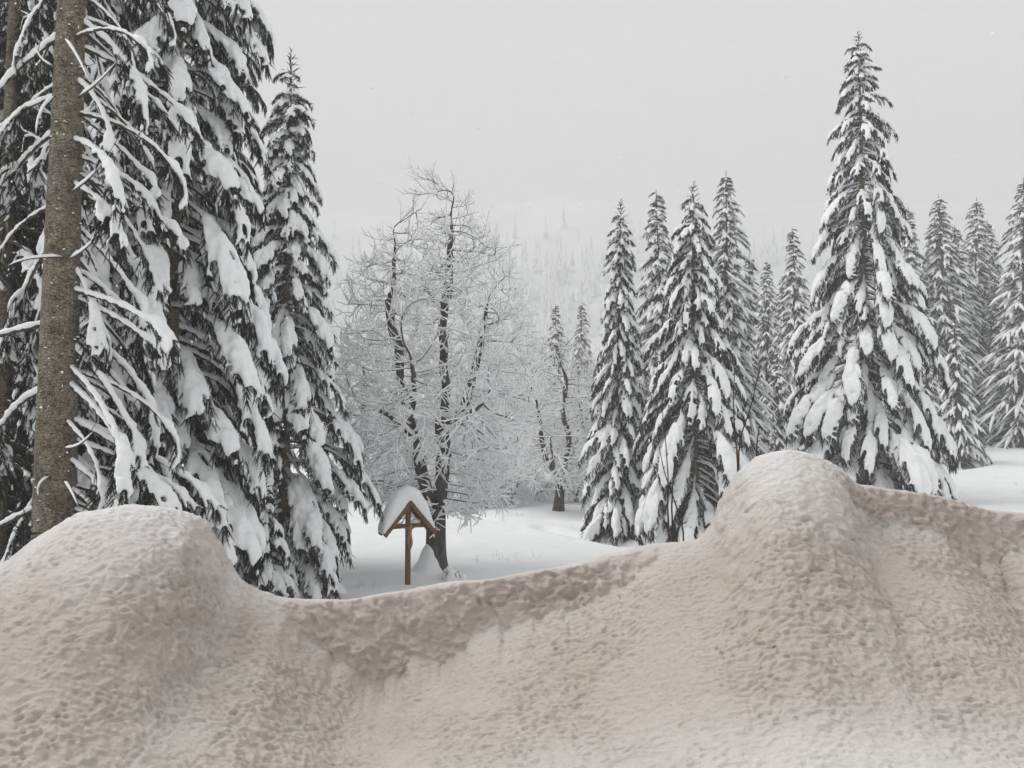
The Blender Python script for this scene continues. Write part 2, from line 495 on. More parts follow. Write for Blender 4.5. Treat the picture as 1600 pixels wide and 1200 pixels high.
def build_bank():
    NU, NV = 1150, 500
    pxs = np.linspace(-330, 1930, NU)
    rid = smooth_interp(pxs, RP[:, 0], RP[:, 1], 14)
    # depth of the ridge: mounds stand a little further back than the saddle
    Yr = smooth_interp(pxs, [-500, 0, 220, 430, 800, 1220, 1450, 1700, 2100], [4.9, 4.9, 4.75, 5.0, 5.15, 5.2, 5.35, 5.5, 5.6], 60)
    # ridge without the two mounds, and the height they add
    base_rid = smooth_interp(pxs, [-500, 0, 200, 380, 440, 490, 560, 640, 700, 800, 900, 1000, 1085, 1150, 1220, 1300, 1340, 1400, 1450, 1490, 1540, 1580, 1640, 1750, 2100],
                             [915, 925, 930, 932, 932, 934, 929, 917, 911, 893, 877, 853, 836, 818, 800, 778, 764, 762, 764, 774, 793, 797, 792, 830, 860], 20)
    base_rid = np.maximum(base_rid, rid)
    # height of the steep broken face under the ridge
    crust = smooth_interp(pxs, [-500, 400, 450, 500, 560, 620, 680, 740, 800, 900, 980, 1040, 1290, 1330, 1370, 1430, 1480, 1530, 1560, 1620, 2100],
                          [.0, .0, .03, .20, .38, .44, .38, .28, .23, .19, .12, .0, .0, .13, .15, .17, .26, .36, .22, .05, .05], 12)
    crust_mean = crust
    crust = crust * (1 + 0.30 * perlin(np.stack([pxs * 0.021, pxs * 0, pxs * 0 + 1.5], 1)) + 0.15 * perlin(np.stack([pxs * 0.06, pxs * 0, pxs * 0 + 4.5], 1)))
    W = smooth_interp(pxs, [-500, 0, 220, 400, 600, 900, 1200, 1450, 1700, 2100], [2.1, 2.1, 1.9, 1.6, 1.5, 1.8, 2.2, 2.3, 2.3, 2.3], 160)
    reach = smooth_interp(pxs, [-500, 60, 300, 360, 1080, 1160, 1290, 1340, 2100], [1.2, 1.15, 0.85, .6, .6, 1.05, 0.75, .6, .6], 60)
    grid = np.zeros((NU, NV, 3))
    for i in range(NU):
        R = at(pxs[i], rid[i], Yr[i]); Bz = at(pxs[i], base_rid[i], Yr[i]).z
        zr, yr = R.z + 0.035, R.y
        Bz += 0.035
        s = np.linspace(0, 1, 700)                               # towards the viewer
        y = yr - s * (yr - 0.9)
        d = yr - y
        zf = 2.66 + 0.085 * np.clip(y - 3.0, -2, 3)              # floor sinking gently towards the viewer
        t = np.clip(d / W[i], 0, 1)
        hh = Bz - (2.66 + 0.085 * (yr - 3.0))
        z = zf + hh * (1 - t) ** 1.5
        u = d / reach[i]
        z = z + (zr - Bz) * (0.72 / (1 + (u / 0.80) ** 4.2) + 0.28 * np.exp(-(u / 0.9) ** 2))
        c = crust[i]
        cm = crust_mean[i]
        z = z - sstep(0.05, 0.05 + 0.08 + 0.16 * c, d) * (cm * (1 - sstep(0.20, 2.2, d)) + (c - cm) * (1 - sstep(0.15, 0.55, d)))     # broken face
        z = z - 0.05 * np.exp(-d / 0.05)                          # rounded lip
        yb = yr + np.linspace(0.9, 0.0, 90, endpoint=False)      # the back falls away
        db = yb - yr
        zb = zr - 0.05 - (db ** 1.6) * 1.9
        yy = np.concatenate([yb, y]); zz = np.concatenate([zb, z])
        vis = np.where(yy > yr + 0.15, 0.25, np.where(yy < 2.9, 0.35, 1.0))
        Lw = np.concatenate([[0], np.cumsum(np.hypot(np.diff(yy), np.diff(zz)) * vis[1:])])
        q = np.linspace(0, Lw[-1], NV)
        y2 = np.interp(q, Lw, yy); z2 = np.interp(q, Lw, zz)
        x2 = (pxs[i] - 800) / FPX * (0.35 * y2 + 0.65 * yr)
        grid[i, :, 0], grid[i, :, 1], grid[i, :, 2] = x2, y2, z2
    def normals(g):
        du = np.gradient(g, axis=0); dv = np.gradient(g, axis=1)
        n = np.cross(dv, du)
        n = unit(n)
        return np.where(n[..., 2:3] < 0, -n, n)
    N0 = normals(grid)
    P = grid.reshape(-1, 3); N = N0.reshape(-1, 3)
    nz = N[:, 2]
    steep = 1 - sstep(0.45, 0.85, nz)
    # large soft undulation
    w0 = perlin(P * np.array([1.4, 1.4, 1.8])) * 0.04 + perlin(P * np.array([3.6, 3.6, 4.2]) + 7) * 0.014
    P1 = P + N * w0[:, None]
    warp = np.stack([perlin(P * 7 + 11), perlin(P * 7 + 23), perlin(P * 7 + 31)], 1) * 0.035
    q = P1 + warp
    def lumps(freq, off):
        n_ = perlin(q * np.array(freq) + off)
        return n_ * n_ / (np.abs(n_) + 0.22)
    b0 = perlin(q * np.array([5.0, 7.0, 7.0]) + 2.0)
    b1 = 0.5 * perlin(q * np.array([12.0, 19.0, 19.0])) + 0.8 * lumps((15.0, 25.0, 25.0), 3.0)
    b2 = 0.8 * perlin(q * np.array([21.0, 42.0, 42.0]) + 5) + 0.5 * lumps((24.0, 46.0, 46.0), 5.0)
    b3 = perlin(q * np.array([44.0, 56.0, 56.0]) + 9)
    bc = lumps((8.0, 9.0, 9.0), 12.0) + 0.7 * lumps((15.0, 17.0, 15.0), 21.0)
    smooth_zone = sstep(560, 1250, np.repeat(pxs, NV)) * sstep(3.75, 3.3, P[:, 1] + 0.15 * perlin(P * 2.0))
    amp = 0.45 + 0.55 * sstep(-0.45, 0.45, perlin(P * 1.3 + 40) + 0.6 * perlin(P * 3.7 + 60))
    topz = sstep(0.86, 0.99, nz) * sstep(0.9, 0.3, np.abs(P[:, 1] - np.repeat(Yr, NV)))
    amp = amp * (1 - 0.6 * topz) * (1 - 0.8 * smooth_zone)
    disp = amp * (0.010 * b0 * (0.4 + steep) + (0.009 + 0.010 * steep) * b1 + 0.018 * b2 + 0.006 * b3) + steep * 0.046 * bc
    P2 = P1 + N * disp[:, None] + np.array([0, -0.55, 0.15])[None] * (disp * (1 - topz))[:, None]
    grid2 = P2.reshape(NU, NV, 3)
    mbk = MB()
    ii, jj = np.meshgrid(np.arange(NU - 1), np.arange(NV - 1), indexing='ij')
    mbk.add(grid2, np.stack([ii * NV + jj, ii * NV + jj + 1, (ii + 1) * NV + jj + 1, (ii + 1) * NV + jj], -1).reshape(-1, 4))
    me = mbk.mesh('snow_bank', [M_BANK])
    # skylight painted pale on crown and foot, faint on slopes, least on broken face
    up_mask = sstep(0.05, 1.05, nz + 0.08 * perlin(P * 3.1) + 0.10 * perlin(P * 11.0))
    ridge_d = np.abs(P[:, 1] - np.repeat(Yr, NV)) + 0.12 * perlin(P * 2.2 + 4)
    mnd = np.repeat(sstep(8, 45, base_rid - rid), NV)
    crown = up_mask * (sstep(0.75, 0.12, ridge_d) * mnd + 0.45 * sstep(0.40, 0.0, ridge_d) * (1 - mnd))
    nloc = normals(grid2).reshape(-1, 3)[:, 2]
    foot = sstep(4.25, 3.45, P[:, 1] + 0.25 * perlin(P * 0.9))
    pw = np.clip(up_mask * (0.12 + 0.62 * foot * sstep(350, 1250, np.repeat(pxs, NV))) + 0.80 * crown + 0.10 * sstep(0.75, 1.0, nloc) * up_mask, 0, 1)
    a = me.attributes.new('painted_skylight', 'FLOAT', 'POINT')
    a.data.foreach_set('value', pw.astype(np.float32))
    return me


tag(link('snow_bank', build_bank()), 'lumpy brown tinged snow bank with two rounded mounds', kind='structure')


# ================================================================== SPRUCES
def add_twigs(mb, P, D, S, L, W, n, planes, mat):
    """serrated needle sprays: bases P, directions D, side vectors S, lengths L, half widths W"""
    P = np.asarray(P); D = unit(D); S = unit(S - D * (S * D).sum(1, keepdims=True)); U = np.cross(D, S)
    m = len(P)
    if m == 0: return
    V = []
    for pl in range(planes):
        side = S if pl == 0 else U
        for k in range(n):
            t0, t1, tt = k / n, (k + 1) / n, min((k + 1.9) / n, 1.18)
            wk = W * (1.0 - 0.75 * (k / n) ** 1.6)
            for sg in (-1, 1):
                a = P + D * (L * t0)[:, None]
                b = P + D * (L * t1)[:, None]
                c = P + D * (L * tt)[:, None] + side * (sg * wk)[:, None]
                V.append(np.stack([a, b, c], 1))
    V = np.stack(V, 1).reshape(-1, 3)
    mb.add(V, np.arange(len(V)).reshape(-1, 3), mat)


def curve(p0, yaw0, yaw1, pitch0, pitch1, L, n, ease=1.0):
    t = np.linspace(0, 1, n)
    pit = pitch0 + (pitch1 - pitch0) * t ** ease
    yaw = yaw0 + (yaw1 - yaw0) * t
    d = np.stack([np.cos(pit) * np.cos(yaw), np.cos(pit) * np.sin(yaw), np.sin(pit)], 1)
    step = L / (n - 1)
    P = np.vstack([[0, 0, 0], np.cumsum((d[1:] + d[:-1]) * 0.5 * step, axis=0)]) + p0
    return P, d


def make_bough(L, seed, bare=0.15, snow=1.0, pitch=(-8, -62), twig_n=5, planes=2, dens=1.0, voxel=0.026, wide=1.0, frost=0.09, fan=(22, 52), bar=0.7, CL=0.014, ridge=1.0):
    rs = np.random.RandomState(seed)
    mb, ms = MB(), MB()
    n = 14
    p0, p1 = math.radians(pitch[0] + rs.uniform(-6, 6)), math.radians(pitch[1] + rs.uniform(-8, 8))
    A, D = curve(np.zeros(3), rs.uniform(-.1, .1), rs.uniform(-.25, .25), p0, p1, L, n, 1.25)
    ar = np.linspace(0.010 + 0.011 * L, 0.005, n)
    tube(mb, A, ar, 5, 0)
    # snow ridge along the stem
    def up_of(d):
        z = np.array([0, 0, 1.0]) - d * d[:, 2:3]
        out = np.array([1.0, 0, 0]) - d * d[:, 0:1]
        return unit(z + 0.15 * out)
    t = np.linspace(0, 1, 2 * n)
    Af = np.stack([np.interp(t, np.linspace(0, 1, n), A[:, k]) for k in range(3)], 1)
    Df = unit(np.stack([np.interp(t, np.linspace(0, 1, n), D[:, k]) for k in range(3)], 1))
    Uf = up_of(Df)
    prof = np.where(t < bare, bar, bar * 0.8 + (1.05 - bar * 0.8) * np.sin(np.clip((t - bare) / (1 - bare), 0, 1) ** 0.8 * PI * 0.9))
    R = ridge * snow * (0.035 + 0.030 * L ** 0.7) * prof * (1 + 0.25 * perlin(np.stack([t * 6, t * 0, t * 0 + seed], 1)))
    R = R * np.where(t > bare, np.clip(1.05 + 1.1 * perlin(np.stack([t * 3.2 * L, t * 0 + 0.7, t * 0 + seed * 1.7], 1)), 0.12, 1.25), 1.0)
    R = R * np.minimum(np.sqrt(np.clip(t / 0.06, 0.03, 1)), np.sqrt(np.clip((1.0 - t) / 0.12, 0.05, 1)))
    if snow > 0:
        tube(ms, Af + Uf * (R * 0.62)[:, None], R + CL, 8, 0, 0.85)
    tP, tD, tS = [], [], []
    def twigs_along(P, d, t0, spacing, spread_):
        Ls = np.linalg.norm(P[-1] - P[0]) + 1e-6
        m = max(2, int(Ls * (1 - t0) / spacing))
        tt = np.linspace(t0, 1.0, m) + rs.uniform(-.02, .02, m)
        tt = np.clip(tt, 0, 1)
        x = np.linspace(0, 1, len(P))
        for k in range(m):
            p = np.array([np.interp(tt[k], x, P[:, c]) for c in range(3)])
            dd = unit(np.array([np.interp(tt[k], x, d[:, c]) for c in range(3)]))
            side = unit(np.cross(dd, [0, 0, 1.0]) + 1e-6)
            for sg in (-1, 1):
                if rs.uniform() < 0.12: continue
                tP.append(p)
                tD.append(dd * rs.uniform(.25, .8) + side * sg * rs.uniform(.1, spread_) + np.array([0, 0, -1.0]) * rs.uniform(.35, 1.1))
                tS.append(side + rs.normal(size=3) * 0.4)
        # tip spray
        for _ in range(2):
            tP.append(P[-1]); tD.append(d[-1] + rs.normal(size=3) * 0.2); tS.append(rs.normal(size=3))
    twigs_along(A, D, bare, 0.075 / dens, 0.7)
    # side branchlets fan out and hang
    s = bare + 0.03
    sgn = 1
    while s < 0.97:
        u = (s - bare) / (1 - bare)
        shape = math.sin(PI * min(1.0, 0.18 + 0.80 * u)) ** 0.8
        lb = wide * (0.10 + 0.34 * L ** 0.85 * shape) * rs.uniform(0.7, 1.25)
        k = s * (n - 1); i0 = int(k); fr = k - i0
        p = A[i0] * (1 - fr) + A[min(i0 + 1, n - 1)] * fr
        d = D[i0]
        yaw = math.atan2(d[1], d[0]); pit = math.asin(max(-1, min(1, d[2])))
        a = math.radians(rs.uniform(*fan)) * sgn
        B, BD = curve(p, yaw + a, yaw + a * rs.uniform(0.25, 0.7), pit * 0.7 - 0.1, max(-1.5, pit - rs.uniform(0.6, 1.15)), lb, 7, 0.9)
        tube(mb, B, np.linspace(0.006, 0.0025, 7), 3, 0)
        twigs_along(B, BD, 0.15, 0.062 / dens, 0.8)
        if snow > 0 and rs.uniform() < 0.86:
            q0 = 0.0 if rs.uniform() < 0.7 else rs.uniform(0.1, 0.4)
            q1 = rs.uniform(0.72, 1.0)
            m = 9
            tt = np.linspace(q0, q1, m); x = np.linspace(0, 1, 7)
            Q = np.stack([np.interp(tt, x, B[:, c]) for c in range(3)], 1)
            QD = unit(np.stack([np.interp(tt, x, BD[:, c]) for c in range(3)], 1))
            r0 = snow * rs.uniform(0.036, 0.066) * (0.55 + 0.45 * min(1, lb / 0.45)) * (0.8 + 0.2 * L)
            rr = capsule_radii(m, r0, r0 * 0.62, 0.2, 0.4)
            U = up_of(QD)
            tube(ms, Q + U * (rr * 0.55)[:, None], rr + CL, 8, 0, 0.82)
        s += (0.105 if L > 0.8 else 0.065) / L * rs.uniform(0.7, 1.3)
        sgn = -sgn
    tP, tD, tS = np.array(tP), np.array(tD), np.array(tS)
    m = len(tP)
    if snow > 0:                                             # snow caught on single twigs frays the edge of the load
        for k in np.where(rs.uniform(size=m) < 0.17 * snow)[0]:
            d = unit(tD[k]); l = rs.uniform(0.07, 0.17) * (0.7 + 0.3 * L)
            Q = tP[k] + d * np.linspace(0, l, 5)[:, None] + np.array([0, 0, 0.014])
            tube(ms, Q, capsule_radii(5, rs.uniform(0.022, 0.036), 0.018, 0.2, 0.5) + CL, 6, 0, 0.9)
    LL = rs.uniform(0.10, 0.21, m) * (0.75 + 0.25 * min(L, 1.6))
    WW = rs.uniform(0.016, 0.028, m) * (1.25 if planes == 1 else 1.0)
    fz = rs.uniform(size=m) < frost
    add_twigs(mb, tP[~fz], tD[~fz], tS[~fz], LL[~fz], WW[~fz], twig_n, planes, 1)
    add_twigs(mb, tP[fz] + [0, 0, 0.012], tD[fz], tS[fz], LL[fz] * 0.8, WW[fz], twig_n, planes, 2)
    bm_ = mb.mesh('bough', [M_TWIGBARK, M_NEEDLE, M_FROST], smooth=False)
    sm = remeshed(ms, 'bough_snow', voxel, M_SNOW, 2, 0.016, 9.0, CL * 0.95) if ms.v else None
    return (L, bm_, sm)


LIB = {
    'heavy': [make_bough(L, 100 + 10 * i + k, bare=(0.12, 0.12, 0.20, 0.32, 0.40)[i], snow=(1.15, 0.95, 1.3)[k], fan=(24, 60), ridge=0.78, voxel=0.020 + 0.004 * L, pitch=((-8, -62), (-14, -74), (-2, -68))[k]) for i, L in enumerate((0.45, 0.8, 1.3, 1.9, 2.7)) for k in range(3)],
    'open': [make_bough(L, 300 + 10 * i + k, bare=b, snow=(0.8, 0.95, 0.7)[k], pitch=((-24, -60), (-16, -78), (-32, -58))[k], voxel=0.024, wide=0.95, bar=0.9, ridge=0.75, fan=(25, 65)) for i, (L, b) in enumerate(((0.9, 0.3), (1.5, 0.42), (2.1, 0.5), (2.8, 0.52))) for k in range(3)],
    'droop': [make_bough(L, 200 + 10 * i + k, bare=(0.1, 0.1, 0.15, 0.25, 0.32)[i], snow=(0.95, 0.78, 1.08)[k], fan=(18, 46), ridge=0.85, wide=0.95, voxel=0.020 + 0.003 * L, pitch=((-10, -72), (-18, -80), (0, -76))[k]) for i, L in enumerate((0.45, 0.8, 1.3, 1.9, 2.7)) for k in range(3)],
    'bars': [make_bough(L, 400 + 10 * i + k, bare=0.72, snow=(0.85, 1.0, 0.7)[k], pitch=((-14, -55), (-24, -50), (-4, -66))[k], voxel=0.02, wide=0.55, bar=0.62, ridge=0.9) for i, L in enumerate((1.1, 1.6, 2.1, 2.8)) for k in range(3)],
    'dark': [make_bough(L, 500 + 10 * i + k, bare=0.25, snow=0.40, frost=0.03, pitch=(-12, -72), voxel=0.034, dens=1.25) for i, L in enumerate((0.9, 1.6, 2.4)) for k in range(2)],
    'fine': [make_bough(L, 700 + 10 * i + k, bare=0.08, snow=0.85, pitch=(-18, -68), twig_n=4, planes=1, voxel=0.034, dens=0.95, wide=0.85) for i, L in enumerate((0.4, 0.75, 1.2, 1.8)) for k in range(2)],
}


def trunk_mesh(H, r0, lean=(0, 0), seed=1, mat=None, n=20, taper=0.9, rough=0.03):
    rs = np.random.RandomState(seed)
    m = max(24, int(H * 7))
    t = np.linspace(0, 1, m)
    r = r0 * ((1 - t) ** taper) + 0.012
    r = r * (1 + 0.45 * np.exp(-t * H / 0.35))
    P = np.stack([lean[0] * t + 0.03 * np.sin(t * 5 + seed), lean[1] * t, t * H], 1)
    mb = MB()
    a = np.arange(n) * 2 * PI / n
    ring = P[:, None] + r[:, None, None] * np.stack([np.cos(a), np.sin(a), 0 * a], 1)[None]
    V = ring.reshape(-1, 3)
    d = perlin(V * np.array([6, 6, 2.0]) + seed) + 0.5 * perlin(V * np.array([14, 14, 5.0]) + seed)
    C = np.repeat(P, n, 0)
    V = C + (V - C) * (1 + rough * d)[:, None]
    i, j = np.meshgrid(np.arange(m - 1), np.arange(n), indexing='ij')
    j2 = (j + 1) % n
    mb.add(V, np.stack([i * n + j, i * n + j2, (i + 1) * n + j2, (i + 1) * n + j], -1).reshape(-1, 4))
    return mb.mesh('trunk', [mat or M_BARK]), P, r


def leader_mesh(h, seed):
    """the slim top shoot with short upswept twigs"""
    rs = np.random.RandomState(seed)
    mb = MB()
    n = 8
    A = np.stack([np.cumsum(rs.normal(size=n) * 0.006), np.cumsum(rs.normal(size=n) * 0.006), np.linspace(0, h, n)], 1)
    tube(mb, A, np.linspace(0.016, 0.005, n), 4, 0)
    P, D, S, L = [], [], [], []
    for f in (0.05, 0.22, 0.42, 0.62, 0.8):
        k = 5
        for q in range(k):
            a = q * 2 * PI / k + rs.uniform(0, 1)
            p = np.array([0, 0, h * (f + rs.uniform(-.04, .04))])
            d = np.array([math.cos(a), math.sin(a), rs.uniform(0.1, 1.0)])
            P.append(p); D.append(d); S.append(rs.normal(size=3)); L.append(h * 0.30 * (1 - 0.75 * f) + 0.05)
    for z in np.linspace(0.02, h, int(h / 0.04)):
        P.append([0, 0, z]); D.append(rs.normal(size=3) * 0.6 + [0, 0, 1.0]); S.append(rs.normal(size=3)); L.append(0.10)
    add_twigs(mb, np.array(P), np.array(D), np.array(S), np.array(L), np.full(len(P), 0.022), 5, 2, 1)
    sn = MB()
    for f in (0.03, 0.2, 0.4, 0.6):
        for q in range(2):
            c = np.array([rs.uniform(-.05, .05), rs.uniform(-.05, .05), h * f])
            PP = np.stack([c + np.array([0.0, 0, -0.04]), c + np.array([.01, 0, 0.0]), c + np.array([0.0, 0, 0.045])])
            r = (1 - 0.7 * f) * rs.uniform(0.03, 0.06)
            tube(sn, PP, np.array([0.5, 1, 0.5]) * r, 7, 0)
    return mb.mesh('leader', [M_TWIGBARK, M_NEEDLE, M_FROST], smooth=False), sn.mesh('leader_snow', [M_SNOW])


def spruce(label, loc, H, radius, style, r0, spacing=0.42, per=6, h0=0.6, skip=None, seed=1, group=None, lean=(0, 0), tilt_top=38, top_frac=0.25,
           name='spruce_tree', cat='tree', h_max=None, keep=None, tilt_low=-4, jitter=8, reach=0.80):
    """radius(f) = crown radius at height share f (0 base, 1 top)"""
    rs = np.random.RandomState(seed)
    root = empty(name, loc)
    tag(root, label, cat, group)
    tm, TP, TR = trunk_mesh(H - 0.35, r0, lean, seed)
    link('trunk', tm, root)
    lib = LIB[style]
    Ls = np.array([b[0] for b in lib])
    h = h0
    count = 0
    while h < H - 0.55:
        f = h / H
        rad = radius(f)
        k = max(3, int(round(per * (0.7 + 0.3 * min(1, rad)))))
        az0 = rs.uniform(0, 2 * PI)
        for q in range(k):
            az = az0 + q * 2 * PI / k + rs.uniform(-.3, .3)
            hh = h + rs.uniform(-.45, .45) * spacing
            if h_max and hh > h_max: continue
            if skip is not None and skip(az % (2 * PI), hh): continue
            # a drooping bough reaches about 0.8 of its length sideways
            uneven = 1 + 0.28 * float(perlin(np.array([[math.cos(az) * 1.1 + seed, math.sin(az) * 1.1, hh * 0.75]]))[0])
            Lw = max(0.22, rad * uneven / reach * rs.uniform(0.72, 1.18))
            c = np.argsort(np.abs(np.log(Ls / Lw)) + rs.uniform(0, 0.30 if style == 'trunk_tree' else 0.16, len(Ls)))[0]
            s = Lw / Ls[c]
            t = hh / (H - 0.35)
            px_, py_ = np.interp(t, np.linspace(0, 1, len(TP)), TP[:, 0]), np.interp(t, np.linspace(0, 1, len(TP)), TP[:, 1])
            up = tilt_top * max(0, (f - (1 - top_frac)) / top_frac) ** 1.3 + tilt_low + rs.uniform(-jitter, jitter)
            o = link('bough', lib[c][1], root, (px_, py_, hh), Euler((math.radians(rs.uniform(-12, 12)), -math.radians(up), az), 'XYZ'), (s, s, s * rs.uniform(0.92, 1.08)))
            if lib[c][2] is not None:
                link('snow', lib[c][2], o)
            count += 1
        h += spacing * (0.55 + 0.45 * min(1.0, (rad + 0.25) / 1.2)) * rs.uniform(0.9, 1.1)
    lm, ls = leader_mesh(0.95, seed)
    if not h_max:
        lo = link('leader', lm, root, (TP[-1][0], TP[-1][1], H - 0.95))
        link('snow', ls, lo)
    return root


def G(x, y):
    return float(ground_z(np.array([x]), np.array([y]))[0])


def place(px, Y):
    x = (px - 800) / FPX * Y
    return (x, Y, G(x, Y) - 0.05)


def height_to(px, py, Y, z0):
    return at(px, py, Y).z - z0


def cone(R, top=0.0, p=0.85, low=0.0):
    """crown radius falling from R near the ground to nothing at the tip; low narrows the very bottom"""
    return lambda f: max(0.12, R * (1 - f) ** p * (1 - low * max(0, 0.25 - f) / 0.25))


# ---- the tree with the bare trunk
loc = place(88, 9.7)
rka = np.random.RandomState(4)


def skip_trunk(a, h):
    if PI * 1.05 < a < PI * 1.84: return True            # shed on the near side
    if PI * 0.6 < a <= PI * 1.05: return rka.uniform() < 0.55
    return rka.uniform() < 0.2


LIB['trunk_tree'] = LIB['bars'] + LIB['open'][3:8] + LIB['bars']
big_trunk = spruce('tall spruce with thick bare brown trunk and snowy branches reaching to one side', loc, 19.0, cone(1.75, p=0.40), 'trunk_tree', 0.265, spacing=0.36, per=9, h0=1.2,
                   skip=skip_trunk, seed=3, h_max=12.5, lean=(0.20, 0), jitter=19)
# short dead branches on the near side of the bark
rsd = np.random.RandomState(77)
bt = Vector(loc)
DEAD = [(86, 150, -30, 62, 12), (100, 60, 40, 70, 12), (122, 152, 60, -55, 14), (84, 105, -28, -40, 11), (112, 300, 62, -62, 15), (100, 402, -88, 14, 13), (108, 405, 55, -50, 15),
        (100, 700, 46, -26, 11), (78, 745, -18, 32, 10), (100, 752, 22, 40, 12)]
for (px, py, dx, dy, th) in DEAD:
    Yb = loc[1] - 0.24
    a = np.array(at(px, py, Yb)); b = np.array(at(px + dx, py + dy, Yb - rsd.uniform(0.1, 0.5)))
    mid = (a + b) / 2 + np.array([0.06 * np.sign(dx), -0.10, -0.13 if dy < 0 else 0.05])
    tt = np.linspace(0, 1, 7)[:, None]
    Pq = (1 - tt) ** 2 * a + 2 * tt * (1 - tt) * mid + tt ** 2 * b - np.array(loc)
    mb = MB(); tube(mb, Pq, np.linspace(0.013, 0.004, 7), 5)
    if abs(dx) + abs(dy) > 60:
        e = Pq[4]; tube(mb, np.stack([e, e + (Pq[-1] - e) * 0.5 + [0.05, 0, 0.10], e + (Pq[-1] - e) * 0.8 + [0.10, 0, 0.2]]), [0.006, 0.004, 0.003], 4)
    dead = link('dead_branch', mb.mesh('dead_branch', [M_TWIGBARK]), big_trunk)
    ms = MB(); rr = capsule_radii(7, 0.022 * th / 12, 0.010, 0.2, 0.3)
    tube(ms, Pq + np.stack([0 * rr, 0 * rr, rr * 0.8 + 0.006], 1), rr, 6)
    link('snow', ms.mesh('dead_branch_snow', [M_SNOW]), dead)

mb = MB()
for k in range(170):
    z = rsd.uniform(0.5, 9.0); a = rsd.uniform(PI * 1.02, PI * 1.98)
    r_ = 0.255 * (1 - z / 18.65) ** 0.9 + 0.008
    c = np.array([0.20 * z / 18.65 + r_ * math.cos(a), r_ * math.sin(a), z]); o_ = np.array([math.cos(a), math.sin(a), rsd.uniform(-.2, .5)])
    l = rsd.uniform(0.012, 0.05); w = rsd.uniform(0.006, 0.014)
    tube(mb, np.stack([c, c + o_ * l * 0.5, c + o_ * l]), [w, w * 0.8, w * 0.35], 5, 0)
    if rsd.uniform() < 0.4:
        tube(mb, np.stack([c + [0, 0, w * 0.6], c + o_ * l * 0.5 + [0, 0, w], c + o_ * l + [0, 0, w * 0.6]]), np.array([0.5, 1.0, 0.4]) * w * 1.15, 6, 1)
tag(link('twig_stubs', mb.mesh('twig_stubs', [M_TWIGBARK, M_SNOW]), big_trunk), kind='stuff')

# ---- trees at the wood's edge
loc = place(258, 12.6)
spruce('tall spruce leaning its heavy white boughs over the slender spruce, its tip out of view', loc, 20.0, lambda f: 0.80 * float(np.interp(f, [0, 0.1, 0.2, 0.3, 0.40, 0.47, 0.54, 0.62, 0.8, 1.0], [1.7, 1.85, 2.05, 2.3, 2.3, 1.75, 1.35, 1.5, 0.9, 0.1])), 'heavy', 0.25, spacing=0.44, per=8, h0=1.0, seed=11, h_max=15.5, skip=lambda a, h: PI * 0.70 < a < PI * 1.25 and rka.uniform() < 0.55)
loc = place(447, 19.0)
spruce('slender spruce with a thin pointed top at the edge of the dark wood', loc, height_to(450, 80, 19.0, loc[2]), cone(2.15, p=0.72, low=0.1), 'heavy', 0.16, spacing=0.40, per=7, h0=0.9, seed=15)
loc = place(418, 17.2)
spruce('young spruce with a thin bare foot standing before the slender spruce', loc, 3.3, cone(0.85, p=0.8), 'heavy', 0.05, spacing=0.34, per=5, h0=1.0, seed=19, name='young_spruce')
loc = place(2, 12.2)
spruce('dark spruce with a slim trunk half cut off at the picture edge', loc, 18.0, cone(2.3, p=0.5), 'dark', 0.15, spacing=0.55, per=7, h0=0.9, seed=23, h_max=13,
       skip=lambda a, h: PI * 1.2 < a < PI * 1.8)
DARK = [(-90, 15.5, 31, 'dark spruce at the picture edge beside the slim trunk'), (60, 16.5, 37, 'dark spruce directly behind the thick bare trunk'),
        (165, 19.0, 41, 'dark spruce seen between the bare trunk and the heavy white boughs'), (330, 22.5, 43, 'dark spruce hidden behind the heavy white boughs')]
for px, Y, sd_, lb in DARK:
    loc = place(px, Y)
    spruce(lb, loc, 19.0, cone(2.9, p=0.5), 'dark', 0.20, spacing=0.55, per=7, h0=0.7, seed=sd_, group='dark spruces in the wood', h_max=17)
loc = place(40, 8.4)
spruce('little snow smothered spruce peeping over the bank at the foot of the bare trunk', (loc[0], loc[1], 2.25), 1.05, cone(0.55), 'heavy', 0.03, spacing=0.22, per=5, h0=0.2, seed=47, name='young_spruce')

# ---- middle group
loc = place(1085, 27.0)
spruce('broad spruce with long hanging white boughs behind the thin bare stems', loc, height_to(1083, 285, 27.0, loc[2]), cone(2.65, p=0.82), 'droop', 0.17, spacing=0.40, per=8, h0=0.5, seed=53, reach=0.70)
loc = place(962, 28.5)
spruce('narrow dense spruce at the meadow edge nearest the small bare tree', loc, height_to(972, 313, 28.5, loc[2]), cone(1.75, p=0.72, low=0.1), 'fine', 0.15, spacing=0.40, per=8, h0=0.3, seed=57, lean=(0.25, 0))
loc = place(1352, 29.0)
spruce('tallest lone spruce, heavily snowed, rising over the larger snow mound', loc, height_to(1352, 50, 29.0, loc[2]), cone(3.3, p=0.80, low=0.06), 'droop', 0.22, spacing=0.45, per=7, h0=0.5, seed=61, reach=0.70)


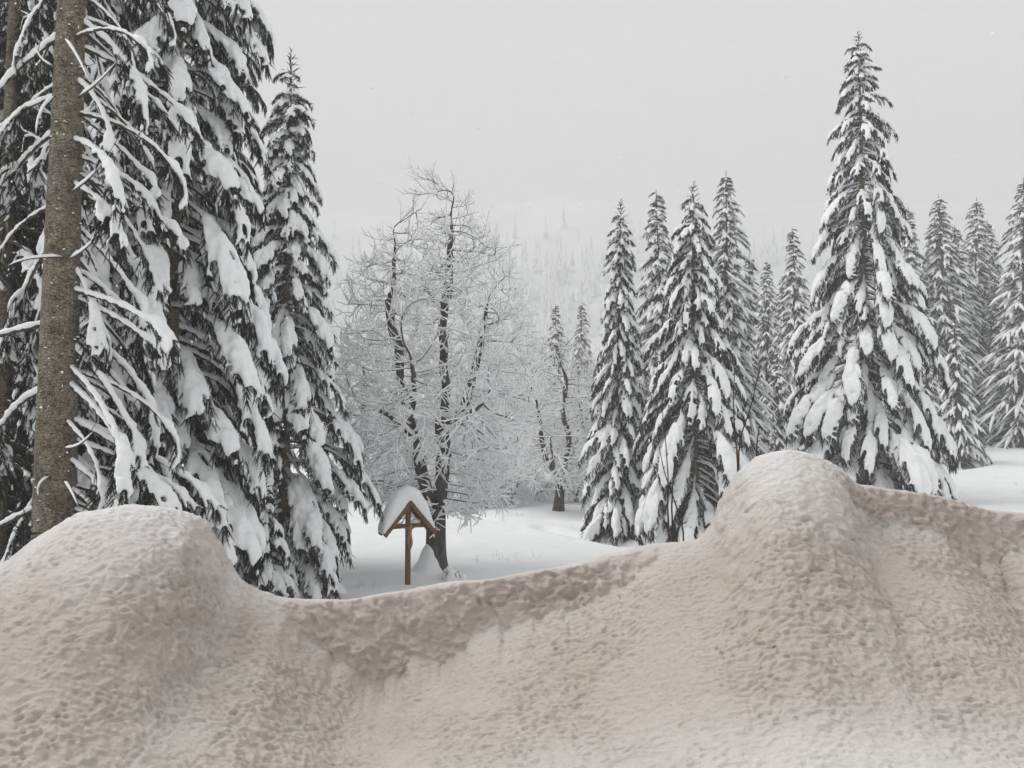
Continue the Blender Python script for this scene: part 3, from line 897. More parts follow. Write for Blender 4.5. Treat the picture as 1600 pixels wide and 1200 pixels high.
# ---- far spruces: one crown each
def far_crown(H, R, seed, p=0.8, spacing=0.45, per=7):
    rs = np.random.RandomState(seed)
    mb, ms = MB(), MB()
    tube(mb, np.array([[0, 0, H - 1.0], [0, 0, H]]), [0.04, 0.01], 4, 0)
    h = 0.4
    P, D, S, L, W = [], [], [], [], []
    base = None
    while h < H - 0.3:
        f = h / H
        rad = max(0.15, R * (1 - f) ** p)
        k = max(3, int(per * (0.6 + 0.4 * min(1, rad))))
        a0 = rs.uniform(0, 6.3)
        for q in range(k):
            az = a0 + q * 2 * PI / k + rs.uniform(-.3, .3)
            Lb = rad / 0.85 * rs.uniform(0.7, 1.2) * (1 + 0.35 * float(perlin(np.array([[math.cos(az) * 1.2 + seed, math.sin(az) * 1.2, h * 0.5]]))[0]))
            z = h + rs.uniform(-.4, .4) * spacing
            up = 0.5 * max(0, (f - 0.8) / 0.2)
            A, Dd = curve(np.array([0, 0, z]), az, az + rs.uniform(-.2, .2), -0.2 + up, -1.05 + up, Lb, 6)
            m = max(5, int(11 * Lb))
            for tq in np.linspace(0.15, 1, m):
                pt = np.array([np.interp(tq, np.linspace(0, 1, 6), A[:, c]) for c in range(3)])
                dd = Dd[min(5, int(tq * 5))]
                sdv = np.array([-math.sin(az), math.cos(az), 0])
                for sg in (-1, 1):
                    P.append(pt); D.append(dd * 0.7 + sdv * sg * rs.uniform(0.2, 0.9) + np.array([0, 0, -rs.uniform(0.2, 0.8)])); S.append(sdv + rs.normal(size=3) * 0.4)
                    L.append(rs.uniform(0.18, 0.36) * (0.6 + 0.4 * min(1, Lb))); W.append(0.055)
            # snow pads: along the stem, and a finger to each side
            for (t0, t1, yawoff, rr_) in ((0.25, 0.95, 0, 0.10), (0.5, 1.0, rs.uniform(0.25, 0.5), 0.075), (0.45, 0.95, -rs.uniform(0.25, 0.5), 0.075)):
                if rs.uniform() < 0.15: continue
                tt = np.linspace(t0, t1, 4)
                Q = np.stack([np.interp(tt, np.linspace(0, 1, 6), A[:, c]) for c in range(3)], 1)
                off = (tt - t0) * Lb * math.tan(yawoff)
                Q = Q + np.stack([-math.sin(az) * off, math.cos(az) * off, 0.05 - 0.35 * np.abs(off)], 1)
                r = rr_ * (0.55 + 0.45 * min(1.2, Lb)) * rs.uniform(0.8, 1.3)
                tube(ms, Q, np.array([0.35, 1, 0.9, 0.25]) * r, 5, 0, 0.8)
        h += spacing * (0.55 + 0.45 * min(1, rad / 1.2)) * rs.uniform(0.9, 1.1)
    P, D, S, L, W = map(np.array, (P, D, S, L, W))
    fz = rs.uniform(size=len(P)) < 0.14
    add_twigs(mb, P[~fz], D[~fz], S[~fz], L[~fz], W[~fz], 2, 1, 1)
    add_twigs(mb, P[fz], D[fz], S[fz], L[fz], W[fz], 2, 1, 2)
    return mb.mesh('far_crown', [M_TWIGBARK, M_NEEDLE, M_FROST], smooth=False), ms.mesh('far_crown_snow', [M_SNOW])


FARC = [(12.0, 2.0) + far_crown(12.0, 2.0, 201), (16.0, 2.3) + far_crown(16.0, 2.3, 202), (18.0, 2.5) + far_crown(18.0, 2.5, 203, 0.7), (8.0, 1.7) + far_crown(8.0, 1.7, 204)]
FAR_TRUNK = trunk_mesh(10.0, 0.17, seed=5, n=10)[0]


def far_spruce(label, px, top, Y, var, group, rz, wide=1.22, z_off=0.0, name='spruce_tree'):
    x, y, z = place(px, Y)
    z += z_off
    H = height_to(px, top, Y, z)
    h0, r0, cm, sm = FARC[var]
    s = H / h0
    root = tag(empty(name, (x, y, z), rz), label, 'tree', group)
    root.rotation_euler = (math.radians(1.6 * math.sin(px * 1.7)), math.radians(1.6 * math.cos(px * 2.3)), rz)
    link('trunk', FAR_TRUNK, root, scale=(1, 1, H * 0.93 / 10.0))
    c = link('crown', cm, root, scale=(s * wide, s * wide, s))
    link('snow', sm, c)
    return root


far_spruce('spruce just behind, between the narrow dense spruce and the broad spruce', 1042, 294, 35, 1, 'spruces of the middle group', 0.3)
far_spruce('tall spruce standing behind the broad spruce, its tip just beyond the broad tip', 1138, 270, 36, 2, 'spruces of the middle group', 1.9)
far_spruce('short pale spruce in the gap behind the larger snow mound', 1198, 408, 50, 1, 'spruces in the gap', 0.9)
far_spruce('spruce in the gap close beside the tallest spruce', 1251, 352, 46, 1, 'spruces in the gap', 2.6)
far_spruce('thin faint spruce tip behind the tall spruce of the middle group', 1170, 395, 56, 0, 'spruces in the gap', 4.0)
far_spruce('pale spruce half hidden behind the upper boughs of the tallest spruce', 1430, 318, 52, 1, 'spruces of the wood across the meadow', 5.1)
far_spruce('slim pale spruce tucked behind the pair of tall spruces', 1464, 318, 60, 2, 'spruces of the wood across the meadow', 0.6)
far_spruce('first of the pair of tall spruces, towering over the small meadow spruce', 1486, 302, 52, 2, 'spruces of the wood across the meadow', 3.3)
far_spruce('second of the pair of tall spruces, on the open sky side', 1520, 308, 57, 2, 'spruces of the wood across the meadow', 2.2)
far_spruce('pale low spruce in the dip before the last tall spruce', 1542, 380, 64, 1, 'spruces of the wood across the meadow', 1.2)
far_spruce('last tall spruce at the picture edge above the open snow', 1596, 278, 49, 2, 'spruces of the wood across the meadow', 4.4, 1.3)
far_spruce('spruce mostly out of view beyond the last tall spruce', 1660, 330, 54, 2, 'spruces of the wood across the meadow', 0.2)
far_spruce('small young spruce alone on the meadow before the tall pair', 1500, 495, 40, 3, None, 1.0, 0.95, name='young_spruce')
far_spruce('faint spruce tip over the small bare tree', 872, 474, 62, 1, 'faint spruces behind the bare trees', 2.0)
far_spruce('faint narrow spruce tip close to the narrow dense spruce', 906, 470, 66, 1, 'faint spruces behind the bare trees', 3.1)
far_spruce('low dark spruce filling the gap floor under the short pale spruce', 1215, 545, 42, 3, 'spruces in the gap', 2.9)
far_spruce('tallest of the spruces deep in the gap, its tip below the close neighbour', 1222, 425, 58, 2, 'spruces in the gap', 3.7)
far_spruce('short spruce deep in the gap on the mound side', 1276, 470, 55, 1, 'spruces in the gap', 5.3)
far_spruce('low pale spruce behind the thin stems between broad spruce and gap', 1160, 480, 47, 1, 'spruces in the gap', 1.1)
far_spruce('slender pale spruce between the pair of tall spruces and the last tall spruce', 1560, 340, 58, 2, 'spruces of the wood across the meadow', 2.5)
far_spruce('darker spruce close behind the first of the tall pair', 1472, 345, 56, 1, 'spruces of the wood across the meadow', 4.9, 1.4)
far_spruce('darker spruce between the two of the tall pair', 1504, 352, 55, 2, 'spruces of the wood across the meadow', 0.9, 1.4)
far_spruce('low broad spruce between the small meadow spruce and the last tall spruce', 1556, 440, 55, 1, 'spruces of the wood across the meadow', 3.9, 1.4)
far_spruce('low spruce between the tallest spruce and the tall pair', 1448, 470, 48, 1, 'spruces of the wood across the meadow', 0.1)
far_spruce('low spruce closing the wood behind the small meadow spruce', 1530, 500, 60, 1, 'spruces of the wood across the meadow', 2.8)


# ================================================================== BARE TREES
def colonize(att, nodes, par, step, di, dk, iters, rs, bias=(0, 0, 0.0)):
    att = att.copy()
    nodes = [np.array(n, float) for n in nodes]; par = list(par)
    N = np.array(nodes)
    best = np.full(len(att), 1e9); bi = np.zeros(len(att), int)
    start = 0
    for it in range(iters):
        new = N[start:]
        if len(new):
            d = np.linalg.norm(att[:, None] - new[None], axis=2)
            k = d.argmin(1); m = d[np.arange(len(att)), k]
            up = m < best
            best[up] = m[up]; bi[up] = k[up] + start
        alive = best > dk
        att, best, bi = att[alive], best[alive], bi[alive]
        if not len(att): break
        act = best < di
        if not act.any():
            act = best <= best.min() + 1e-6
        dirs = np.zeros((len(N), 3)); cnt_ = np.zeros(len(N))
        v = unit(att[act] - N[bi[act]])
        np.add.at(dirs, bi[act], v); np.add.at(cnt_, bi[act], 1)
        g = np.where(cnt_ > 0)[0]
        nd = unit(unit(dirs[g]) + np.array(bias) + rs.normal(size=(len(g), 3)) * 0.06)
        P = N[g] + nd * step
        # no growth back into wood that is already there
        ok = np.ones(len(g), bool)
        for c0 in range(0, len(g), 400):
            dd = np.linalg.norm(P[c0:c0 + 400, None] - N[None], axis=2)
            ok[c0:c0 + 400] = dd.min(1) > step * 0.62
        stuck = ~ok
        if stuck.any():
            bad = set(g[stuck].tolist())
            drop_ = np.array([b in bad for b in bi]) & act
            att, best, bi = att[~drop_], best[~drop_], bi[~drop_]
        g, P = g[ok], P[ok]
        if not len(g):
            start = len(N)
            if not len(att): break
            continue
        start = len(N)
        N = np.vstack([N, P]); par.extend(g.tolist())
        if len(N) > 7000: break
    return N, np.array(par)


def bare_tree(seed, H, R, fork, n_att, step, r_base, envelope, twig_len, twig_prob, snow_amt, split_r, leaders, lean=(0, 0)):
    """returns list of (name, wood mesh, snow mesh): trunk first, then every limb"""
    rs = np.random.RandomState(seed)
    pts = []
    while len(pts) < n_att:
        q = rs.uniform(-1, 1, (n_att, 3)) * np.array([R * 1.05, R * 1.05, H * 0.5]) + np.array([0, 0, H * 0.5])
        rad = envelope(q[:, 2] / H) * R
        d = np.hypot(q[:, 0], q[:, 1])
        hole = perlin(q * 0.55 + seed * 3.7) > -0.18
        ok = (d < rad) & hole & (rs.uniform(size=n_att) < 0.35 + 0.65 * (d / (rad + 1e-6)))
        pts.extend(q[ok].tolist())
    att = np.array(pts[:n_att])
    nodes = [[0, 0, -0.1]]; par = [-1]
    z = 0
    while z < fork:
        z += step
        nodes.append([lean[0] * z, lean[1] * z, z]); par.append(len(nodes) - 2)
    # leaders follow their own way up through the crown
    base_k = len(nodes) - 1
    made = []
    for src, way in leaders:
        pk = base_k if src is None else made[src[0]][int(src[1] * (len(made[src[0]]) - 1))]
        ids = [pk]
        p = np.array(nodes[pk])
        for w in way:
            w = np.array(w, float)
            for _ in range(200):
                d = w - p
                if np.linalg.norm(d) < step * 1.2: break
                d = unit(d) + rs.normal(size=3) * 0.22
                p = p + unit(d) * step
                nodes.append(p.tolist()); par.append(pk); pk = len(nodes) - 1; ids.append(pk)
        made.append(ids)
    N, par = colonize(att, nodes, par, step, step * 9, step * 1.5, 120, rs)
    n = len(N)
    kids = [[] for _ in range(n)]
    for i in range(1, n): kids[par[i]].append(i)
    # pipe model radii
    e = 2.35; tip_r = 0.0075
    acc = np.zeros(n)
    for i in range(n - 1, -1, -1):
        if not kids[i]: acc[i] = tip_r ** e
        if par[i] >= 0: acc[par[i]] += acc[i]
    r = acc ** (1 / e)
    r = np.where(r > 0.02, 0.02 + (r - 0.02) * (r_base - 0.02) / (r[0] - 0.02), r)
    r = np.where((r > 0.016) & (r < 0.11), r * 1.35, r)
    r = r * (1 + 0.55 * np.exp(-np.clip(N[:, 2], 0, 9) / 0.30))      # root flare
    # ownership: trunk, or the limb a node belongs to
    own = np.full(n, -1); limbs = 0
    for i in range(n):
        p = par[i]
        if p < 0: own[i] = 0; continue
        if own[p] == 0:
            if r[i] > split_r: own[i] = 0
            else:
                limbs += 1; own[i] = limbs
        else: own[i] = own[p]
    wood = [MB() for _ in range(limbs + 1)]; snow = [MB() for _ in range(limbs + 1)]
    # chains: follow the thickest child
    done = np.zeros(n, bool)
    for i in range(n):
        for c in kids[i]:
            pass
    starts = [0] + [c for i in range(n) if len(kids[i]) > 1 for c in sorted(kids[i], key=lambda q: -r[q])[1:]]
    # limb roots start their own chain too
    for i in range(1, n):
        if own[i] != own[par[i]] and i not in starts: starts.append(i)
    sset = set(starts)
    for s in starts:
        ch = [s] if par[s] < 0 else [par[s], s]
        cur = s
        while kids[cur]:
            nxt = max(kids[cur], key=lambda q: r[q])
            if nxt in sset: break
            ch.append(nxt); cur = nxt
        if len(ch) < 2: continue
        P = N[ch].copy()
        rr = r[ch].copy()
        if par[s] >= 0: rr[0] = min(rr[0], rr[1] * 1.25)
        if len(P) > 3:
            P[1:-1] = 0.25 * P[:-2] + 0.5 * P[1:-1] + 0.25 * P[2:]
        o = own[s]
        rm = rr.max()
        tube(wood[o], P, rr, 10 if rm > 0.08 else (6 if rm > 0.03 else 4), 0 if rm > 0.02 else 1, cap=False)
        # snow lying along the top of it
        T = unit(np.gradient(P, axis=0)); flatness = np.sqrt(np.clip(1 - T[:, 2] ** 2, 0, 1))
        hgt = P[:, 2] / H
        t = np.arange(len(P))
        nz_ = perlin(np.stack([P[:, 0] * 1.7, P[:, 1] * 1.7, P[:, 2] * 1.7 + seed], 1))
        amt = snow_amt * (0.006 + 0.52 * np.minimum(rr, 0.06)) * (0.25 + 0.75 * flatness ** 1.5) * (1.15 - 0.75 * sstep(0.5, 1.0, hgt)) * np.clip(0.85 + 1.1 * nz_, 0.12, 2.0)
        amt = np.minimum(amt, 1.05 * rr + 0.016)
        amt[-1] *= 0.4
        up = unit(np.array([-0.12, 0, 1.0]) - T * T[:, 2:3] * 0.8)
        off = rr * 0.75 + amt * 0.50
        tube(snow[o], P + up * off[:, None], amt, 6 if rm > 0.03 else 5, 0, 0.85)
        # fine twigs: a longer shoot with a few side shoots, each with its own line of snow
        def shoot(p, d, l, h_, w, level):
            d1 = unit(d + np.array([0, 0, 0.40 if h_ > 0.5 else -0.15]) + rs.normal(size=3) * 0.12)
            b_ = p + d * l * 0.5; c_ = b_ + d1 * l * 0.5
            Q = np.stack([p, b_, c_])
            tube(wood[o], Q, np.array([1.0, 0.8, 0.5]) * w, 3, 1, cap=False)
            if rs.uniform() < 0.95 - 0.65 * sstep(0.55, 0.95, h_):
                k0 = rs.uniform(0.8, 1.4) * (1.15 - 0.45 * h_)
                tube(snow[o], Q + [0, 0, w + 0.006 * k0], np.array([0.9, 1.0, 0.6]) * 0.0160 * k0, 4, 0, cap=False)
            if level:
                for f_ in (0.3, 0.55, 0.8):
                    if rs.uniform() > 0.62: continue
                    q_ = p + (b_ - p) * (f_ / 0.5) if f_ < 0.5 else b_ + (c_ - b_) * ((f_ - 0.5) / 0.5)
                    sd_ = unit(np.cross(d, rs.normal(size=3)))
                    shoot(q_, unit(d * 0.8 + sd_ * 0.65), l * rs.uniform(0.3, 0.55), h_, w * 0.7, 0)
        for k_ in range(1, len(ch)):
            if rr[k_] > 0.024: continue
            end = k_ == len(ch) - 1
            for w_ in range(3):
                if not (end and w_ == 0) and rs.uniform() > twig_prob: continue
                sd_ = unit(np.cross(T[k_], rs.normal(size=3)))
                d0 = unit(T[k_] * (1.0 if end else 0.75) + sd_ * rs.uniform(0.15, 0.75) + np.array([0, 0, 0.05 + 0.35 * hgt[k_]]))
                shoot(P[k_], d0, twig_len * rs.uniform(0.6, 1.3), hgt[k_], 0.0052, 1)
    out = []
    for o in range(limbs + 1):
        if wood[o].n < 4: continue
        out.append(('trunk' if o == 0 else 'limb', wood[o].mesh('trunk' if o == 0 else 'limb', [M_MAPLE, M_SHOOT]), snow[o].mesh('limb_snow', [M_SNOW]) if snow[o].n else None))
    return out


def put_bare(parts, name, label, loc, rz=0.0, s=1.0, group=None, cat='tree'):
    root = tag(empty(name, loc, rz), label, cat, group)
    root.scale = (s, s, s)
    for nm, w, sn in parts:
        o = link(nm, w, root)
        if sn is not None: link('snow', sn, o)
    return root


def env_maple(f):
    return np.interp(f, [0.0, 0.10, 0.16, 0.30, 0.50, 0.66, 0.78, 0.88, 0.96, 1.0], [0, 0.0, 0.7, 0.95, 1.0, 0.92, 0.72, 0.42, 0.22, 0.0])


def env_small(f):
    return np.interp(f, [0.0, 0.10, 0.2, 0.45, 0.7, 0.9, 1.0], [0, 0.0, 0.85, 1.0, 0.85, 0.45, 0.0])


def env_shrub(f):
    return np.interp(f, [0.0, 0.05, 0.3, 0.6, 0.9, 1.0], [0.3, 0.75, 1.0, 0.9, 0.5, 0.0])


MAPLE = bare_tree(5, 11.6, 2.85, 1.5, 2300, 0.18, 0.28, env_maple, 0.56, 0.40, 4.6, 0.085,
                  [(None, [(-0.25, 0.0, 2.4), (-0.55, 0.1, 3.6), (-0.95, 0.2, 5.0), (-1.15, 0.1, 6.6), (-1.3, 0.0, 8.2), (-1.2, 0, 9.9)]),
                   (None, [(0.22, -0.1, 2.3), (0.25, -0.2, 3.8), (0.30, 0.0, 5.6), (0.22, 0.1, 7.4), (0.42, 0.0, 9.3), (0.40, 0, 11.0)]),
                   ((1, 0.30), [(0.75, 0.35, 4.6), (1.25, 0.5, 6.0), (1.45, 0.4, 7.8)]),
                   ((0, 0.35), [(-0.6, -0.8, 4.6), (-0.55, -1.1, 6.2)]),
                   ((1, 0.30), [(0.9, -0.5, 4.2), (1.5, -0.7, 4.9)]),
                   ((0, 0.25), [(-1.3, -0.4, 4.5), (-2.2, -0.3, 4.7)])])
loc = place(682, 22.0)
maple = put_bare(MAPLE, 'maple_tree', 'large bare deciduous tree laden with snow right behind the wooden cross', loc)
# snow plastered on the weather side of the foot
mb = MB()
tz = np.linspace(-0.1, 0.86, 9)
Pq = np.stack([-0.20 + 0.06 * (tz / 0.9), 0 * tz - 0.14 + 0.05 * tz, tz], 1)
tube(mb, Pq, np.array([0.66, 0.53, 0.43, 0.36, 0.31, 0.27, 0.23, 0.18, 0.08]), 12)
link('snow_skirt', remeshed(mb, 'snow_skirt', 0.05, M_SNOW, 3, 0.02, 3.0), maple)

SMALL = bare_tree(9, 8.4, 2.7, 1.2, 2000, 0.20, 0.22, env_small, 0.5, 0.42, 3.4, 0.085,
                  [(None, [(-0.5, 0.1, 2.2), (-0.9, 0.2, 3.6), (-1.2, 0.1, 5.2)]), (None, [(0.35, 0, 2.0), (0.5, -0.2, 3.2), (0.3, 0.1, 4.8), (0.4, 0, 6.4)]),
                   ((1, 0.2), [(1.2, 0.4, 2.8), (1.7, 0.5, 4.0)]), ((0, 0.2), [(-0.9, -0.8, 2.6), (-1.4, -1.2, 3.6)])], lean=(0.10, 0))
loc = place(872, 35.5)
put_bare(SMALL, 'bare_tree', 'small bare snow covered tree standing at the far meadow edge', loc, 0.6)
BUSHY = bare_tree(14, 6.5, 2.3, 0.5, 1500, 0.20, 0.10, env_shrub, 0.5, 0.5, 3.4, 0.05,
                  [(None, [(-0.5, 0.2, 1.6), (-0.8, 0.3, 3.2)]), (None, [(0.2, -0.4, 1.5), (0.4, -0.5, 3.4)]), (None, [(0.6, 0.4, 1.2), (1.1, 0.6, 2.4)])])
BACK = [(640, 43, 1.0, 'SMALL', 0.9, 'bare snowy tree behind the roof of the wooden cross'), (725, 38, 0.85, 'BUSHY', 3.3, 'tall snowy bush on the clearing side of the large bare tree'),
        (780, 45, 1.0, 'SMALL', 2.9, 'bare snowy tree above the low bushes at the meadow edge'), (858, 47, 1.05, 'BUSHY', 0.8, 'tall snowy bush right behind the small bare tree'),
        (560, 40, 1.05, 'SMALL', 1.0, 'bare snowy tree beyond the rail fence, next to the slender spruce'), (610, 47, 1.15, 'SMALL', 2.4, 'bare snowy tree beyond the fence, partly behind the large bare tree'),
        (745, 46, 1.1, 'SMALL', 3.9, 'bare snowy tree directly behind the large bare tree'), (815, 50, 1.15, 'SMALL', 5.2, 'bare snowy tree between the large and the small bare tree'),
        (935, 44, 1.0, 'SMALL', 0.4, 'bare snowy tree half hidden by the narrow dense spruce'),
        (585, 52, 1.1, 'BUSHY', 0.0, 'tall snowy bush behind the rail fence'), (690, 50, 1.1, 'BUSHY', 1.6, 'tall snowy bush behind the trunk of the large bare tree'),
        (760, 38, 0.52, 'BUSHY', 2.2, 'low snowy bush at the meadow edge near the large bare tree'), (800, 39, 0.58, 'BUSHY', 4.1, 'middle one of the low snowy bushes at the meadow edge'),
        (838, 41, 0.62, 'BUSHY', 5.5, 'low snowy bush at the meadow edge near the small bare tree'), (900, 40, 0.7, 'BUSHY', 3.0, 'snowy bush between small bare tree and narrow spruce')]
for px, Y, s, kind, rz, lb in BACK:
    loc = place(px, Y)
    put_bare(SMALL if kind == 'SMALL' else BUSHY, 'bare_tree' if kind == 'SMALL' else 'snowy_bush', lb, loc, rz, s,
             'bare trees beyond the meadow' if kind == 'SMALL' else 'snowy bushes at the meadow edge', 'tree' if kind == 'SMALL' else 'bush')


# ================================================================== OBJECTS
def box(mb, c, size, rot=None, mat=0, bev=0.0):
    x, y, z = [s / 2 for s in size]
    V = np.array([[sx * x, sy * y, sz * z] for sx in (-1, 1) for sy in (-1, 1) for sz in (-1, 1)])
    if rot is not None: V = V @ np.array(rot.to_3x3() if hasattr(rot, 'to_3x3') else rot).T
    V = V + np.array(c)
    mb.add(V, [[0, 1, 3, 2], [4, 6, 7, 5], [0, 4, 5, 1], [2, 3, 7, 6], [0, 2, 6, 4], [1, 5, 7, 3]], mat)


def bevel(o, w=0.006, seg=2):
    b = o.modifiers.new('edge', 'BEVEL'); b.width = w; b.segments = seg; b.limit_method = 'ANGLE'
    return o


# ---- wayside cross
Yc = 20.2
cb = at(637, 914, Yc)
zg = G(cb.x, cb.y)
H_CR = at(637, 784, Yc).z - zg
cross = tag(empty('wayside_cross', (cb.x, cb.y, zg), math.radians(28)), 'brown wooden wayside cross with gabled roof under a thick snow cap', 'cross')
pw = 0.115
mb = MB(); box(mb, (0, 0, (H_CR - 0.06) / 2 - 0.1), (pw, pw, H_CR - 0.06 + 0.2))
bevel(link('post', mb.mesh('post', [M_WOOD], False), cross))
ZB = H_CR - 0.62
mb = MB(); box(mb, (0, 0.004, ZB), (0.86, 0.10, 0.11))
bevel(link('crossbeam', mb.mesh('crossbeam', [M_WOOD], False), cross))
RISE, HALF = 0.80, 0.68
slope = math.atan2(RISE, HALF)
sl = math.hypot(RISE, HALF)
for sg in (-1, 1):
    rot = Matrix.Rotation(sg * slope, 3, 'Y')
    # rafter pair front and roof of lapped boards
    for yr_ in (-0.19, 0.21):
        mb = MB(); box(mb, (sg * HALF / 2 + sg * 0.004, yr_, H_CR - RISE / 2 - 0.022), (sl + 0.02, 0.06, 0.095), rot)
        bevel(link('rafter', mb.mesh('rafter', [M_WOOD], False), cross))
    nrm = np.array([sg * math.sin(slope), 0, math.cos(slope)])
    for k in range(5):
        tq = (k + 0.5) / 5
        c = np.array([sg * HALF * tq, 0.02, H_CR - RISE * tq]) + nrm * (0.032 + 0.012)
        mb = MB(); box(mb, c, (sl / 5 + 0.03, 0.42, 0.022), Matrix.Rotation(sg * (slope - 0.05), 3, 'Y'))
        bevel(link('roof_board', mb.mesh('roof_board', [M_ROOFWOOD], False), cross), 0.003, 1)
    mb = MB(); a = np.array([sg * 0.06, -0.0, ZB - 0.34]); b = np.array([sg * 0.30, -0.0, ZB - 0.06])
    tt = np.linspace(0, 1, 6)[:, None]
    tube(mb, a + (b - a) * tt + np.array([[-sg * 0.05, 0, 0.05]]) * np.sin(tt * PI), np.full(6, 0.028), 4)
    if False: link('brace', mb.mesh('brace', [M_WOOD], False), cross)
# snow cap: thick arch that overhangs the windward eave
prof_out = [(-0.78, -0.80), (-0.79, -0.64), (-0.68, -0.28), (-0.50, 0.06), (-0.31, 0.30), (-0.13, 0.42), (0.03, 0.44), (0.20, 0.38), (0.36, 0.22), (0.50, -0.04), (0.62, -0.34), (0.70, -0.62), (0.73, -0.76)]
prof_in = [(0.68, -0.75), (0.34, -0.35), (0.0, 0.06), (-0.34, -0.35), (-0.68, -0.77)]
prof_out = [(x * 0.965, z * 0.96) for x, z in prof_out]
po = np.array(prof_out); pi_ = np.array(prof_in)
ring = np.vstack([po, pi_])
mb = MB()
ysl = np.linspace(-0.20, 0.25, 11)
lay = []
for y in ysl:
    k = math.sqrt(max(0.0, 1 - (abs(y - 0.025) / 0.23) ** 4))
    r2 = ring.copy()
    nO = len(po)
    mid = np.stack([po[:, 0] * 0.85, np.interp(po[:, 0], pi_[::-1, 0], pi_[::-1, 1])], 1)
    r2[:nO] = mid + (po - mid) * (0.55 + 0.45 * k)
    lay.append(np.stack([r2[:, 0], np.full(len(r2), y), r2[:, 1] + H_CR], 1))
V = np.concatenate(lay); m = len(ring)
F = []
for a_ in range(len(ysl) - 1):
    for b_ in range(m):
        F.append([a_ * m + b_, a_ * m + (b_ + 1) % m, (a_ + 1) * m + (b_ + 1) % m, (a_ + 1) * m + b_])
mb.add(V, F)
for a_, flip in ((0, 1), (len(ysl) - 1, 0)):
    c0 = mb.n
    q = [(nO_, m - 1 - k_) for k_, nO_ in ()]
    cen = V[a_ * m:(a_ + 1) * m].mean(0) + [0, 0, 0.2]
    # strip between outer and inner profile
    inner = np.interp(np.linspace(0, 1, nO), np.linspace(0, 1, len(pi_)), np.arange(len(pi_))[::-1])
    sec = V[a_ * m:(a_ + 1) * m]
    inn = np.stack([np.interp(inner, np.arange(len(pi_)), sec[nO:, c]) for c in range(3)], 1)
    W = np.vstack([sec[:nO], inn])
    F2 = [[k, k + 1, nO + k + 1, nO + k] for k in range(nO - 1)]
    if flip: F2 = [f[::-1] for f in F2]
    mb.add(W, F2)
link('snow_cap', remeshed(mb, 'snow_cap', 0.028, M_SNOW, 4, 0.008, 5.0), cross)
mb = MB()
tube(mb, np.stack([np.linspace(0.09, 0.36, 7), np.full(7, 0.02), ZB + 0.055 + 0.05 * np.sin(np.linspace(0, PI, 7))], 1), capsule_radii(7, 0.075), 8)
link('beam_snow', remeshed(mb, 'beam_snow', 0.02, M_SNOW, 2), cross)
# small carved figure on the front of the post
def skin_figure():
    J = [(0, 0, 0.0), (0, -0.005, 0.14), (0, -0.02, 0.22), (0.015, -0.045, 0.285), (0.02, -0.05, 0.325),
         (-0.065, 0.0, 0.20), (-0.17, 0.015, 0.245), (-0.29, 0.02, 0.285), (0.065, 0.0, 0.20), (0.17, 0.015, 0.245), (0.29, 0.02, 0.285),
         (-0.035, 0.0, -0.03), (-0.045, -0.055, -0.18), (-0.008, -0.01, -0.34), (0.035, 0.0, -0.03), (0.045, -0.055, -0.18), (0.008, -0.015, -0.34), (0.0, -0.04, -0.39)]
    E = [(0, 1), (1, 2), (2, 3), (3, 4), (2, 5), (5, 6), (6, 7), (2, 8), (8, 9), (9, 10), (0, 11), (11, 12), (12, 13), (0, 14), (14, 15), (15, 16), (16, 17)]
    R = [.055, .062, .045, .036, .036, .03, .022, .016, .03, .022, .016, .045, .034, .02, .045, .034, .02, .018]
    me = bpy.data.meshes.new('fig'); me.from_pydata(J, E, [])
    o = bpy.data.objects.new('fig', me); COL.objects.link(o)
    md = o.modifiers.new('s', 'SKIN')
    for v, rr in zip(me.skin_vertices[0].data, R): v.radius = (rr, rr)
    me.skin_vertices[0].data[0].use_root = True
    s = o.modifiers.new('d', 'SUBSURF'); s.levels = 2; s.render_levels = 2
    dg = bpy.context.evaluated_depsgraph_get()
    out = bpy.data.meshes.new_from_object(o.evaluated_get(dg))
    out.name = 'carved_figure'
    bpy.data.objects.remove(o); bpy.data.meshes.remove(me)
    out.materials.clear(); out.materials.append(M_FIGURE)
    out.polygons.foreach_set('use_smooth', np.full(len(out.polygons), True))
    return out
link('carved_figure', skin_figure(), cross, (0, -pw / 2 - 0.055, ZB - 0.26))

